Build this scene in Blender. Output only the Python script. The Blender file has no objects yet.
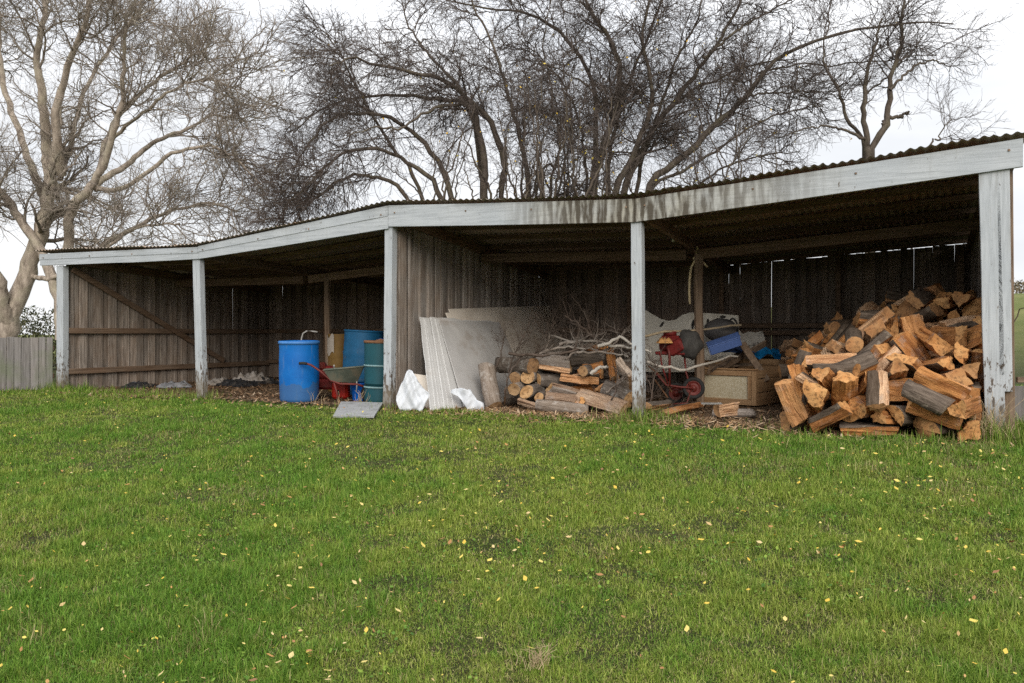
import bpy, math, random
import numpy as np
from mathutils import Vector, Matrix, Quaternion, noise as mnoise

C = bpy.context.scene
R = math.radians
F, HY, EYE = 785.0, 334.0, 1.0          # focal length in pixels, horizon row, eye height over the shed floor

# ------------------------------------------------------------------ camera, sky, sun, exposure
cam = bpy.data.cameras.new('camera')
cam.sensor_width = 36.0
cam.lens = F / 1024 * 36.0
cam.shift_y = -7.5 / 1024
cam.clip_start, cam.clip_end = 0.1, 3000
camo = bpy.data.objects.new('camera', cam)
C.collection.objects.link(camo)
camo.location = (0, 0, EYE)
camo.rotation_euler = (R(90), 0, 0)
C.camera = camo

SUN_EL, SUN_AZ = R(25), R(172)           # low soft sun behind the camera
sun_dir = Vector((math.sin(SUN_AZ) * math.cos(SUN_EL), math.cos(SUN_AZ) * math.cos(SUN_EL), math.sin(SUN_EL)))
W = bpy.data.worlds.new('World'); C.world = W; W.use_nodes = True
wn = W.node_tree; wn.nodes.clear()
sky = wn.nodes.new('ShaderNodeTexSky'); sky.sky_type = 'NISHITA'; sky.sun_disc = False
sky.sun_elevation = SUN_EL; sky.sun_rotation = SUN_AZ
tcw = wn.nodes.new('ShaderNodeTexCoord')
mpw = wn.nodes.new('ShaderNodeMapping'); mpw.inputs['Scale'].default_value = (1.4, 1.4, 4.0)
nzw = wn.nodes.new('ShaderNodeTexNoise'); nzw.inputs['Scale'].default_value = 2.2; nzw.inputs['Detail'].default_value = 6
rpw = wn.nodes.new('ShaderNodeValToRGB')
rpw.color_ramp.elements[0].position = 0.36; rpw.color_ramp.elements[0].color = (5.1, 5.25, 5.5, 1)
rpw.color_ramp.elements[1].position = 0.62; rpw.color_ramp.elements[1].color = (6.5, 6.55, 6.65, 1)
mxw = wn.nodes.new('ShaderNodeMix'); mxw.data_type = 'RGBA'; mxw.inputs[0].default_value = 0.95
bgw = wn.nodes.new('ShaderNodeBackground'); bgw.inputs['Strength'].default_value = 0.10
wo = wn.nodes.new('ShaderNodeOutputWorld')
L_ = wn.links.new
L_(tcw.outputs['Generated'], mpw.inputs['Vector']); L_(mpw.outputs[0], nzw.inputs['Vector'])
L_(nzw.outputs[0], rpw.inputs[0]); L_(sky.outputs[0], mxw.inputs[6]); L_(rpw.outputs[0], mxw.inputs[7])
sxw = wn.nodes.new('ShaderNodeSeparateXYZ'); L_(tcw.outputs['Generated'], sxw.inputs[0])
grw = wn.nodes.new('ShaderNodeMapRange')                 # an overcast sky is about three times brighter overhead than at the horizon
grw.inputs['From Min'].default_value = 0.25; grw.inputs['From Max'].default_value = 1.0
grw.inputs['To Min'].default_value = 1.0; grw.inputs['To Max'].default_value = 2.9
L_(sxw.outputs[2], grw.inputs['Value'])
scw = wn.nodes.new('ShaderNodeVectorMath'); scw.operation = 'SCALE'
L_(mxw.outputs[2], scw.inputs[0]); L_(grw.outputs[0], scw.inputs['Scale'])
L_(scw.outputs[0], bgw.inputs['Color']); L_(bgw.outputs[0], wo.inputs['Surface'])

sl = bpy.data.lights.new('sun', 'SUN'); sl.energy = 1.25; sl.angle = R(32); sl.color = (1.0, 0.93, 0.82)
slo = bpy.data.objects.new('sun', sl); C.collection.objects.link(slo)
slo.location = sun_dir * 60
slo.rotation_euler = sun_dir.to_track_quat('Z', 'Y').to_euler()

C.view_settings.view_transform = 'Standard'; C.view_settings.look = 'None'
C.view_settings.exposure = 0.74; C.view_settings.gamma = 1.0
C.render.engine = 'CYCLES'
C.cycles.use_denoising = False
C.cycles.max_bounces = 8; C.cycles.diffuse_bounces = 5; C.cycles.transparent_max_bounces = 8

# ------------------------------------------------------------------ helpers
def at(px, py, Y):
    return Vector(((px - 512) / F * Y, Y, EYE + (HY - py) / F * Y))

def on(px, row, z=0.0):                   # the point of height z seen at that pixel
    return at(px, row, F * (EYE - z) / (row - HY))

FD, BD = Vector((.8867, -.4623, 0)), Vector((.4623, .8867, 0))     # shed axes: along the front, and into the depth
P1 = Vector((-8.02, 13.995, 0))
SHED_ROT = math.atan2(FD.y, FD.x)
def S(a, b, z=0.0):
    return P1 + FD * a + BD * b + Vector((0, 0, z))
def ab(p):
    d = Vector((p[0], p[1], 0)) - P1
    return d.dot(FD), d.dot(BD)

class MB:
    def __init__(s): s.v, s.f, s.m, s.s = [], [], [], []
    def add(s, vs, fs, m=0, smooth=False, M=None):
        o = len(s.v)
        s.v += [tuple(M @ Vector(v)) for v in vs] if M is not None else [tuple(v) for v in vs]
        for f in fs:
            s.f.append([i + o for i in f]); s.m.append(m); s.s.append(smooth)
        return s
    def box(s, c, size, M=None, m=0, bev=0.0):
        x, y, z = (d / 2 for d in size); c = Vector(c)
        T = (M if M is not None else Matrix()) 
        if bev <= 0:
            vs = [c + Vector((i * x, j * y, k * z)) for i in (-1, 1) for j in (-1, 1) for k in (-1, 1)]
            fs = [(0, 1, 3, 2), (4, 6, 7, 5), (0, 4, 5, 1), (2, 3, 7, 6), (0, 2, 6, 4), (1, 5, 7, 3)]
            return s.add(vs, fs, m, False, T)
        b = bev; vs, idx = [], {}
        for i in (-1, 1):
            for j in (-1, 1):
                for k in (-1, 1):
                    for ax in range(3):
                        p = [i * (x - b), j * (y - b), k * (z - b)]
                        p[ax] = (i * x, j * y, k * z)[ax]
                        idx[i, j, k, ax] = len(vs); vs.append(c + Vector(p))
        fs = []
        for sg in (-1, 1):
            fs.append([idx[sg, j, k, 0] for j, k in ((-1, -1), (1, -1), (1, 1), (-1, 1))][::sg])
            fs.append([idx[i, sg, k, 1] for i, k in ((-1, -1), (-1, 1), (1, 1), (1, -1))][::sg])
            fs.append([idx[i, j, sg, 2] for i, j in ((-1, -1), (1, -1), (1, 1), (-1, 1))][::sg])
        for j in (-1, 1):
            for k in (-1, 1):
                fs.append([idx[-1, j, k, 1], idx[1, j, k, 1], idx[1, j, k, 2], idx[-1, j, k, 2]][::j * k])
                fs.append([idx[j, -1, k, 0], idx[j, 1, k, 0], idx[j, 1, k, 2], idx[j, -1, k, 2]][::-j * k])
                fs.append([idx[j, k, -1, 0], idx[j, k, 1, 0], idx[j, k, 1, 1], idx[j, k, -1, 1]][::j * k])
        for i in (-1, 1):
            for j in (-1, 1):
                for k in (-1, 1):
                    fs.append([idx[i, j, k, 0], idx[i, j, k, 1], idx[i, j, k, 2]][::i * j * k])
        return s.add(vs, fs, m, False, T)
    def plank(s, p0, p1, w, t, up=(0, 0, 1), m=0, bev=0.004, sag=0):
        """a board from p0 to p1, width w along up x dir, thickness t along the face normal"""
        p0, p1 = Vector(p0), Vector(p1); d = (p1 - p0); L = d.length; d.normalize()
        u = Vector(up); u = (u - d * u.dot(d)).normalized(); n = d.cross(u)
        M = Matrix(((d.x, u.x, n.x, 0), (d.y, u.y, n.y, 0), (d.z, u.z, n.z, 0), (0, 0, 0, 1)))
        M = Matrix.Translation((p0 + p1) / 2) @ M
        return s.box((0, 0, 0), (L, w, t), M, m, min(bev, t * .3))
    def tube(s, pts, rad, n=8, m=0, caps=True, capm=None, smooth=True, jit=0.0, rng=None):
        pts = [Vector(p) for p in pts]
        rad = rad if isinstance(rad, (list, tuple)) else [rad] * len(pts)
        ref = Vector((0, 0, 1)) if abs((pts[-1] - pts[0]).normalized().z) < .8 else Vector((1, 0, 0))
        vs = []
        for i, p in enumerate(pts):
            t = (pts[min(i + 1, len(pts) - 1)] - pts[max(i - 1, 0)]).normalized()
            u = t.cross(ref).normalized(); w = t.cross(u)
            for k in range(n):
                a = 2 * math.pi * k / n
                r = rad[i] * (1 + (rng.uniform(-jit, jit) if rng else 0))
                vs.append(p + (u * math.cos(a) + w * math.sin(a)) * r)
        fs = [(i * n + k, i * n + (k + 1) % n, (i + 1) * n + (k + 1) % n, (i + 1) * n + k) for i in range(len(pts) - 1) for k in range(n)]
        s.add(vs, fs, m, smooth)
        if caps:
            o = len(s.v) - len(vs); cm = m if capm is None else capm
            s.f.append([o + k for k in range(n)][::-1]); s.m.append(cm); s.s.append(False)
            e = o + (len(pts) - 1) * n
            s.f.append([e + k for k in range(n)]); s.m.append(cm); s.s.append(False)
        return s
    def lathe(s, prof, n=36, M=None, m=0, smooth=True):
        vs = [(r * math.cos(2 * math.pi * k / n), r * math.sin(2 * math.pi * k / n), z) for r, z in prof for k in range(n)]
        fs = [(i * n + k, i * n + (k + 1) % n, (i + 1) * n + (k + 1) % n, (i + 1) * n + k) for i in range(len(prof) - 1) for k in range(n)]
        return s.add(vs, fs, m, smooth, M)
    def prism(s, outline, n, t, M=None, m=0):
        """extrude a closed 2D outline (list of 3D points in one plane) along n by t"""
        n = Vector(n) * t; k = len(outline)
        vs = [Vector(p) for p in outline] + [Vector(p) + n for p in outline]
        fs = [list(range(k))[::-1], list(range(k, 2 * k))] + [(i, (i + 1) % k, (i + 1) % k + k, i + k) for i in range(k)]
        return s.add(vs, fs, m, False, M)
    def grid(s, P, m=0, smooth=True, M=None):
        nu, nv = len(P), len(P[0])
        return s.add([p for row in P for p in row], [(i * nv + j, (i + 1) * nv + j, (i + 1) * nv + j + 1, i * nv + j + 1) for i in range(nu - 1) for j in range(nv - 1)], m, smooth, M)
    def mesh(s, name, mats, off=Vector((0, 0, 0))):
        me = bpy.data.meshes.new(name)
        me.from_pydata([(x - off.x, y - off.y, z - off.z) for x, y, z in s.v], [], s.f)
        for mt in mats: me.materials.append(mt)
        me.polygons.foreach_set('material_index', s.m)
        me.polygons.foreach_set('use_smooth', s.s)
        me.update()
        return me

WO = {}
def tag(o, label=None, cat=None, group=None, kind=None):
    if label: o['label'] = label
    if cat: o['category'] = cat
    if group: o['group'] = group
    if kind: o['kind'] = kind
    return o

def link(name, me, parent=None, origin=None):
    o = bpy.data.objects.new(name, me); C.collection.objects.link(o)
    if parent is not None:
        o.parent = parent
    return o

def obj(name, mb, mats, parent=None, label=None, cat=None, group=None, kind=None):
    """one mesh object from world coordinates; its origin is the middle of its base (or its parent's origin)"""
    mats = mats if isinstance(mats, (list, tuple)) else [mats]
    if parent is None:
        xs, ys, zs = zip(*mb.v)
        org = Vector(((min(xs) + max(xs)) / 2, (min(ys) + max(ys)) / 2, min(zs)))
    else:
        org = WO[parent.name]
    o = link(name, mb.mesh(name, mats, org), parent)
    if parent is None: o.location = org
    WO[o.name] = org
    return tag(o, label, cat, group, kind)

def thing(name, label, cat, loc, group=None):
    o = bpy.data.objects.new(name, None); C.collection.objects.link(o)
    o.location = loc; o.empty_display_size = .1; WO[o.name] = Vector(loc)
    return tag(o, label, cat, group)

def np_mesh(name, verts, faces_list, mats, smooth=False, mat_idx=None):
    """faces_list: list of int arrays (n,k)"""
    me = bpy.data.meshes.new(name)
    nl = sum(f.size for f in faces_list); nf = sum(len(f) for f in faces_list)
    me.vertices.add(len(verts)); me.vertices.foreach_set('co', np.ascontiguousarray(verts, np.float32).ravel())
    me.loops.add(nl); me.polygons.add(nf)
    me.loops.foreach_set('vertex_index', np.concatenate([f.ravel() for f in faces_list]).astype(np.int32))
    tot = np.concatenate([np.full(len(f), f.shape[1]) for f in faces_list])
    me.polygons.foreach_set('loop_start', np.concatenate([[0], np.cumsum(tot)[:-1]]).astype(np.int32))
    me.polygons.foreach_set('use_smooth', np.full(nf, smooth))
    if mat_idx is not None: me.polygons.foreach_set('material_index', mat_idx.astype(np.int32))
    for m in mats: me.materials.append(m)
    me.update(calc_edges=True); me.validate()
    return me

def vnoise(x, y, seed=0):
    x = np.asarray(x, float); y = np.asarray(y, float)
    xi, yi = np.floor(x), np.floor(y); fx, fy = x - xi, y - yi
    fx, fy = fx * fx * (3 - 2 * fx), fy * fy * (3 - 2 * fy)
    def h(i, j):
        n = np.sin(i * 127.1 + j * 311.7 + seed * 74.7) * 43758.5453
        return n - np.floor(n)
    return (h(xi, yi) * (1 - fx) + h(xi + 1, yi) * fx) * (1 - fy) + (h(xi, yi + 1) * (1 - fx) + h(xi + 1, yi + 1) * fx) * fy

def smooth(e0, e1, x):
    t = np.clip((np.asarray(x, float) - e0) / (e1 - e0), 0, 1)
    return t * t * (3 - 2 * t)

def ground_z(x, y):
    x = np.asarray(x, float); y = np.asarray(y, float)
    s = -((x - P1.x) * BD.x + (y - P1.y) * BD.y)
    a = (x - P1.x) * FD.x + (y - P1.y) * FD.y
    z = -0.55 * smooth(-0.2, 9.5, s)
    z = z + .05 * (vnoise(x * .7, y * .7, 3) - .5) * smooth(.1, 1.2, s) + .03 * (vnoise(x * 2.3, y * 2.3, 5) - .5) * smooth(.1, .6, s)
    d = np.hypot(x, y)
    z = z + smooth(20, 75, d) * smooth(8, 30, x) * 4.6 * (.8 + .4 * vnoise(x * .03, y * .03, 8))
    return z

# ------------------------------------------------------------------ node materials
class NT:
    def __init__(s, name, rough=.8, spec=.3):
        s.mat = bpy.data.materials.new(name); s.mat.use_nodes = True
        s.t = s.mat.node_tree; s.b = s.t.nodes['Principled BSDF']
        s.b.inputs['Roughness'].default_value = rough
        s.b.inputs['Specular IOR Level'].default_value = spec
    def n(s, ty, **kw):
        n = s.t.nodes.new('ShaderNode' + ty)
        for k, v in kw.items(): setattr(n, k, v)
        return n
    def put(s, sock, v):
        if isinstance(v, bpy.types.NodeSocket): s.t.links.new(v, sock)
        else:
            if isinstance(v, tuple) and len(v) == 3 and sock.type == 'RGBA': v = (*v, 1)
            sock.default_value = v
    def obj(s): return s.n('TexCoord').outputs['Object']
    def pos(s): return s.n('NewGeometry').outputs['Position']
    def island(s): return s.n('NewGeometry').outputs['Random Per Island']
    def orand(s): return s.n('ObjectInfo').outputs['Random']
    def map(s, v, scale=(1, 1, 1), rot=(0, 0, 0), loc=(0, 0, 0)):
        n = s.n('Mapping'); s.put(n.inputs[0], v); s.put(n.inputs['Scale'], scale); s.put(n.inputs['Rotation'], rot); s.put(n.inputs['Location'], loc)
        return n.outputs[0]
    def vadd(s, a, b):
        n = s.n('VectorMath', operation='ADD'); s.put(n.inputs[0], a); s.put(n.inputs[1], b); return n.outputs[0]
    def noise(s, v, scale=5, detail=4, rough=.6, dist=0.0):
        n = s.n('TexNoise'); s.put(n.inputs['Vector'], v); s.put(n.inputs['Scale'], scale)
        s.put(n.inputs['Detail'], detail); s.put(n.inputs['Roughness'], rough); s.put(n.inputs['Distortion'], dist)
        return n.outputs[0]
    def vor(s, v, scale=5, feat='F1'):
        n = s.n('TexVoronoi', feature=feat); s.put(n.inputs['Vector'], v); s.put(n.inputs['Scale'], scale); return n.outputs['Distance']
    def ramp(s, f, *stops, interp='LINEAR'):
        n = s.n('ValToRGB'); e = n.color_ramp; e.interpolation = interp
        while len(e.elements) < len(stops): e.elements.new(.5)
        for el, (p, c) in zip(e.elements, stops):
            el.position = p; el.color = (c, c, c, 1) if not isinstance(c, tuple) else (*c, 1)
        s.put(n.inputs[0], f); return n.outputs[0]
    def mix(s, f, a, b, blend='MIX'):
        n = s.n('Mix', data_type='RGBA', blend_type=blend); s.put(n.inputs[0], f); s.put(n.inputs[6], a); s.put(n.inputs[7], b); return n.outputs[2]
    def math(s, op, a, b=0.0, clamp=False):
        n = s.n('Math', operation=op, use_clamp=clamp); s.put(n.inputs[0], a); s.put(n.inputs[1], b); return n.outputs[0]
    def dot(s, v, w):
        n = s.n('VectorMath', operation='DOT_PRODUCT'); s.put(n.inputs[0], v); s.put(n.inputs[1], w); return n.outputs['Value']
    def sep(s, v):
        n = s.n('SeparateXYZ'); s.put(n.inputs[0], v); return n.outputs
    def comb(s, x, y, z):
        n = s.n('CombineXYZ'); s.put(n.inputs[0], x); s.put(n.inputs[1], y); s.put(n.inputs[2], z); return n.outputs[0]
    def color(s, c): s.put(s.b.inputs['Base Color'], c); return s
    def rough(s, r): s.put(s.b.inputs['Roughness'], r); return s
    def bump(s, h, strength=.5, dist=.01):
        n = s.n('Bump'); s.put(n.inputs['Height'], h); s.put(n.inputs['Strength'], strength); s.put(n.inputs['Distance'], dist)
        s.put(s.b.inputs['Normal'], n.outputs[0]); return s

# firewood materials and shapes
def mat_bark(name, lo, hi, lichen=(.34, .35, .33), grain=(3, 22, 22)):
    t = NT(name, .95, .1); o = t.obj(); r = t.orand()
    o2 = t.vadd(o, t.comb(t.math('MULTIPLY', r, 17.0), t.math('MULTIPLY', r, 9.0), 0.0))
    n1 = t.noise(t.map(o2, grain), 1.6, 6, .65, .4); n2 = t.noise(o2, 9, 5, .6)
    c = t.ramp(n1, (.32, lo), (.72, hi))
    c = t.mix(t.ramp(n2, (.56, 0.0), (.66, .75)), c, lichen)
    c = t.mix(t.math('MULTIPLY', r, .5), c, (lo[0] * 1.3, lo[1] * 1.1, lo[2] * .8))
    return t.color(c).bump(n1, 1.0, .02).mat

def mat_split(name, pale, mid, deep, grey=.55):
    t = NT(name, .8, .2); o = t.obj(); r = t.orand()
    o2 = t.vadd(o, t.comb(t.math('MULTIPLY', r, 23.0), t.math('MULTIPLY', r, 7.0), t.math('MULTIPLY', r, 3.0)))
    fib = t.noise(t.map(o2, (2.2, 34, 34)), 1.5, 6, .7, .5)
    big = t.noise(t.map(o2, (2.5, 7, 7)), 1.4, 3, .5)
    c = t.mix(t.ramp(big, (.3, 0.0), (.68, 1.0)), mid, deep)
    c = t.mix(t.ramp(r, (.45, 0.0), (.9, .85)), c, pale)
    c = t.mix(t.ramp(fib, (.3, .85), (.54, 0.0)), c, (deep[0] * .42, deep[1] * .36, deep[2] * .30))
    wide = t.noise(t.map(o2, (1.3, 13, 13)), 1.2, 4, .6, .8)
    c = t.mix(t.ramp(wide, (.52, 0.0), (.66, .8)), c, (deep[0] * .55, deep[1] * .5, deep[2] * .5))
    c = t.mix(t.ramp(r, (.10, .45), (.16, 0.0)), c, (deep[0] * .5, deep[1] * .5, deep[2] * .55))
    c = t.mix(t.ramp(fib, (.58, 0.0), (.78, .55)), c, (pale[0] * 1.1, pale[1] * 1.1, pale[2] * 1.1))
    gr = t.noise(o2, 6, 4, .6)
    c = t.mix(t.ramp(gr, (.55, 0.0), (.72, grey)), c, (.33, .29, .26))
    return t.color(c).bump(t.math('ADD', fib, t.math('MULTIPLY', wide, .8)), 1.0, .022).mat

def mat_end(name, lo, hi):
    t = NT(name, .85, .15); o = t.obj(); r = t.orand()
    x = t.sep(o)
    rad = t.math('SQRT', t.math('ADD', t.math('MULTIPLY', x[1], x[1]), t.math('MULTIPLY', x[2], x[2])))
    rings = t.math('SINE', t.math('ADD', t.math('MULTIPLY', rad, 420.0), t.math('MULTIPLY', t.noise(o, 11, 3), 9.0)))
    n = t.noise(o, 24, 5, .7)
    o2 = t.vadd(o, t.comb(t.math('MULTIPLY', r, 23.0), t.math('MULTIPLY', r, 7.0), 0.0))
    c = t.mix(t.ramp(t.noise(o2, 7, 3), (.35, 0.0), (.65, 1.0)), lo, hi)
    c = t.mix(t.math('MULTIPLY', t.ramp(rings, (.3, 0.0), (1.0, 1.0)), .28), c, (lo[0] * .45, lo[1] * .4, lo[2] * .4))
    c = t.mix(t.ramp(n, (.36, .85), (.50, 0.0)), c, (.09, .045, .02))
    c = t.mix(t.ramp(r, (.3, .0), (.75, .55)), c, (.20, .11, .06))
    return t.color(c).bump(n, .6, .01).mat

FW = [mat_bark('firewood_bark', (.05, .037, .028), (.20, .155, .12), (.27, .22, .17)),
      mat_split('firewood_split', (.68, .46, .29), (.61, .285, .095), (.41, .165, .052)),
      mat_end('firewood_end', (.44, .195, .065), (.60, .33, .135))]

def piece_mesh(name, kind, L, r, seed, mats):
    """a firewood piece along local X: wedge, half, round or slab; mats = bark, split face, end grain"""
    g = random.Random(seed); sec = []                       # (y, z, is_bark edge starting here)
    if kind == 'round':
        n = 14; el = g.uniform(.85, 1.1)
        sec = [(r * math.cos(2 * math.pi * k / n) * g.uniform(.93, 1.05), r * el * math.sin(2 * math.pi * k / n) * g.uniform(.93, 1.05), True) for k in range(n)]
    elif kind in ('wedge', 'half'):
        span = R(g.uniform(62, 105)) if kind == 'wedge' else R(g.uniform(165, 195)); n = 7
        arc = [(r * math.cos(-span / 2 + span * k / n), r * math.sin(-span / 2 + span * k / n)) for k in range(n + 1)]
        nb = g.choice((0, 0, 2, 4)) if kind == 'wedge' else 7   # how much of the outside still carries bark
        sec = [(y * g.uniform(.93, 1.04), z * g.uniform(.96, 1.03), k < nb) for k, (y, z) in enumerate(arc[:-1])] + [(arc[-1][0], arc[-1][1], False)]
        ap = (g.uniform(-.12, .12) * r, g.uniform(-.15, .15) * r)
        QS = (.14, .3, .45, .62, .8)
        for q in QS: sec.append((arc[-1][0] * (1 - q) + ap[0] * q + g.uniform(-.075, .075) * r, arc[-1][1] * (1 - q) + ap[1] * q + g.uniform(-.065, .065) * r, False))
        sec.append((ap[0], ap[1], False))
        for q in QS: sec.append((ap[0] * (1 - q) + arc[0][0] * q + g.uniform(-.075, .075) * r, ap[1] * (1 - q) + arc[0][1] * q + g.uniform(-.065, .065) * r, False))
    else:                                                    # slab: split on three sides, a strip of bark on the fourth
        w, h = r * g.uniform(.9, 1.2), r * g.uniform(.42, .62)
        cs = [(-w, -h), (w, -h * g.uniform(.6, 1)), (w * g.uniform(.7, 1), h), (-w * g.uniform(.8, 1), h * g.uniform(.6, 1))]
        for i in range(4):
            a, b = cs[i], cs[(i + 1) % 4]
            for q in (0, .2, .4, .6, .8):
                sec.append((a[0] + (b[0] - a[0]) * q + (g.uniform(-.09, .09) * r if q else 0), a[1] + (b[1] - a[1]) * q + (g.uniform(-.09, .09) * r if q else 0), i == 0 and kind == 'slab'))
    cy = sum(p[0] for p in sec) / len(sec); cz = sum(p[1] for p in sec) / len(sec)
    n, K = len(sec), 9; mb = MB(); vs = []
    ph = [g.uniform(0, 6.28) for _ in range(n)]; tw = g.uniform(-.18, .18); bend = g.uniform(-.05, .05) * r * 2
    tip = (g.uniform(-.04, .04), g.uniform(-.04, .04))
    for i in range(K):
        u = i / (K - 1) - .5; a = tw * u; sc = 1 + g.uniform(-.03, .03) + (0.06 * u * g.choice((-1, 1)))
        for k, (y, z, bk) in enumerate(sec):
            amp = (.025 if bk else .06) * r * g.uniform(.5, 1.4)
            y2 = (y - cy) * sc + amp * math.sin(ph[k] + u * 5 + k) + bend * (1 - 4 * u * u) ; z2 = (z - cz) * sc + amp * math.cos(ph[k] * 1.7 + u * 4)
            x2 = u * L + (math.copysign(1, u) * (tip[0] * y2 / r + tip[1] * z2 / r) if abs(u) > .49 else 0)
            vs.append((x2, y2 * math.cos(a) - z2 * math.sin(a), y2 * math.sin(a) + z2 * math.cos(a)))
    for i in range(K - 1):
        for k in range(n):
            mb_m = 0 if sec[k][2] else 1
            mb.f.append([i * n + k, i * n + (k + 1) % n, (i + 1) * n + (k + 1) % n, (i + 1) * n + k][::-1]); mb.m.append(mb_m); mb.s.append(mb_m == 0)
    mb.v = vs
    for i, fl in ((0, 1), (K - 1, -1)):
        c = len(mb.v); ring = [i * n + k for k in range(n)]
        mb.v.append((vs[i * n][0] + 0.004 * -fl, sum(vs[q][1] for q in ring) / n, sum(vs[q][2] for q in ring) / n))
        for k in range(n):
            mb.f.append([c, ring[k], ring[(k + 1) % n]][::fl]); mb.m.append(2); mb.s.append(False)
    return mb.mesh(name, mats)

PIECES = []                                                  # (kind, mesh)
for i, (kd, L, r) in enumerate([('wedge', 0.44, 0.171), ('wedge', 0.41, 0.187), ('wedge', 0.39, 0.154), ('wedge', 0.46, 0.198), ('wedge', 0.36, 0.165), ('wedge', 0.43, 0.143),
                                ('half', 0.44, 0.101), ('half', 0.41, 0.116), ('half', 0.46, 0.094), ('half', 0.39, 0.110),
                                ('round', 0.41, 0.064), ('round', 0.44, 0.083), ('round', 0.48, 0.075),
                                ('slab', 0.45, 0.116), ('slab', 0.41, 0.105), ('slab', 0.48, 0.121), ('slab', 0.37, 0.099)]):
    PIECES.append((kd, piece_mesh('firewood_' + kd, kd, L, r, 100 + i, FW)))

# ------------------------------------------------------------------ materials
def boards_mat(name, lo, hi, rot=0.0, grain=(26, 26, 1.3), var=.55, moss=None, rust=.4):
    t = NT(name, .9, .15); o = t.obj(); ri = t.island()
    o2 = t.vadd(t.map(o, (1, 1, 1), (0, 0, -rot)), t.comb(t.math('MULTIPLY', ri, 31.0), t.math('MULTIPLY', ri, 17.0), t.math('MULTIPLY', ri, 11.0)))
    g = t.noise(t.map(o2, grain), 1.6, 7, .68, .5)
    b = t.noise(o2, 2.2, 4, .6)
    c = t.ramp(g, (.28, lo), (.70, hi))
    c = t.mix(t.math('MULTIPLY', t.ramp(b, (.4, 0.0), (.7, 1.0)), rust), c, (hi[0] * .55, hi[1] * .40, hi[2] * .28))
    k = t.math('ADD', 1.0 - var * .62, t.math('MULTIPLY', ri, var))
    c = t.mix(1.0, c, t.comb(k, k, k), 'MULTIPLY')
    if moss: c = t.mix(t.ramp(t.noise(o, 1.3, 4), (.52, 0.0), (.68, .6)), c, moss)
    return t.color(c).bump(g, .8, .008).mat

M_wall = boards_mat('weathered_boards', (.060, .045, .035), (.44, .38, .33), SHED_ROT)
M_wallback = boards_mat('old_brown_boards', (.085, .066, .054), (.32, .26, .215), SHED_ROT)
M_part = boards_mat('partition_boards', (.13, .11, .095), (.52, .47, .43), SHED_ROT, var=.7)
M_rail = boards_mat('brown_rails', (.09, .06, .04), (.32, .225, .16), SHED_ROT, (1.3, 1.3, 22))
M_inner = boards_mat('brown_post', (.09, .062, .045), (.34, .25, .18), SHED_ROT)
M_fence = boards_mat('grey_palings', (.10, .092, .086), (.27, .25, .24), 0.0, var=.35, moss=(.12, .14, .08), rust=.15)

def paint_mat(name, streak=False, peel=.5, grain=(30, 30, 1.5), base=(.43, .45, .468)):
    t = NT(name, .55, .35); p = t.pos(); x = t.sep(p)
    pr = t.map(p, (1, 1, 1), (0, 0, -SHED_ROT))
    g = t.noise(t.map(pr, grain), 1.5, 6, .65, .3); big = t.noise(p, 2.4, 4, .6)
    c = t.mix(t.ramp(g, (.33, .8), (.56, 0.0)), base, (base[0] * .62, base[1] * .63, base[2] * .63))
    c = t.mix(t.ramp(big, (.35, .55), (.6, 0.0)), c, (base[0] * .78, base[1] * .8, base[2] * .82))
    low = t.ramp(x[2], (.0, 1.0), (1.15, 0.0))                       # paint flakes more towards the wet foot of a post
    fl = t.noise(t.map(pr, (26, 26, 9)), 1.0, 5, .7)
    th = t.math('ADD', fl, t.math('MULTIPLY', low, .20 * peel))
    c = t.mix(t.ramp(th, (.645, 0.0), (.68, 1.0)), c, (.10, .078, .062))
    if peel > .5:
        foot = t.math('ADD', x[2], t.math('MULTIPLY', t.noise(p, 9, 4), -.35)); c = t.mix(t.ramp(foot, (.0, .75), (.22, 0.0)), c, (.16, .13, .09))
        c = t.mix(t.ramp(t.noise(t.map(pr, (14, 14, 1.1)), 1.3, 5, .65), (.56, 0.0), (.74, .55)), c, (.20, .19, .17))
    if streak:
        a = t.math('SUBTRACT', t.dot(p, tuple(FD)), P1.dot(FD))
        inz = t.math('MULTIPLY', t.ramp(t.math('MULTIPLY', a, 1 / 16.0), (8.9 / 16, 0.0), (9.9 / 16, 1.0)), t.ramp(t.math('MULTIPLY', a, 1 / 16.0), (11.2 / 16, 1.0), (13.0 / 16, 0.0)))
        st = t.noise(t.comb(t.math('MULTIPLY', a, 13.1), 0.0, t.math('MULTIPLY', x[2], 2.6)), 1.0, 4, .6)
        per = t.math('ADD', t.math('MULTIPLY', t.math('SINE', t.math('MULTIPLY', a, 2 * math.pi / .088)), .5), .5)
        dirt = t.math('MULTIPLY', inz, t.ramp(t.math('ADD', t.math('MULTIPLY', st, 1.15), t.math('MULTIPLY', per, .12)), (.50, 0.0), (.70, 1.0)))
        c = t.mix(t.math('MULTIPLY', inz, t.ramp(t.noise(p, 1.7, 4), (.3, .2), (.65, .85))), c, (.30, .27, .20))
        c = t.mix(t.math('MULTIPLY', dirt, .95), c, (.055, .042, .026))
        allst = t.noise(t.comb(t.math('MULTIPLY', a, 16.0), 0.0, t.math('MULTIPLY', x[2], 1.2)), 1.0, 4, .6)
        c = t.mix(t.ramp(allst, (.58, 0.0), (.8, .45)), c, (.25, .25, .23))
    return t.color(c).bump(t.math('ADD', g, t.math('MULTIPLY', fl, .7)), .5, .006).mat

M_paintp = paint_mat('flaking_white_paint', False, 1.0)
M_paintb = paint_mat('streaked_white_paint', True, .0, (1.5, 1.5, 30))

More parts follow.
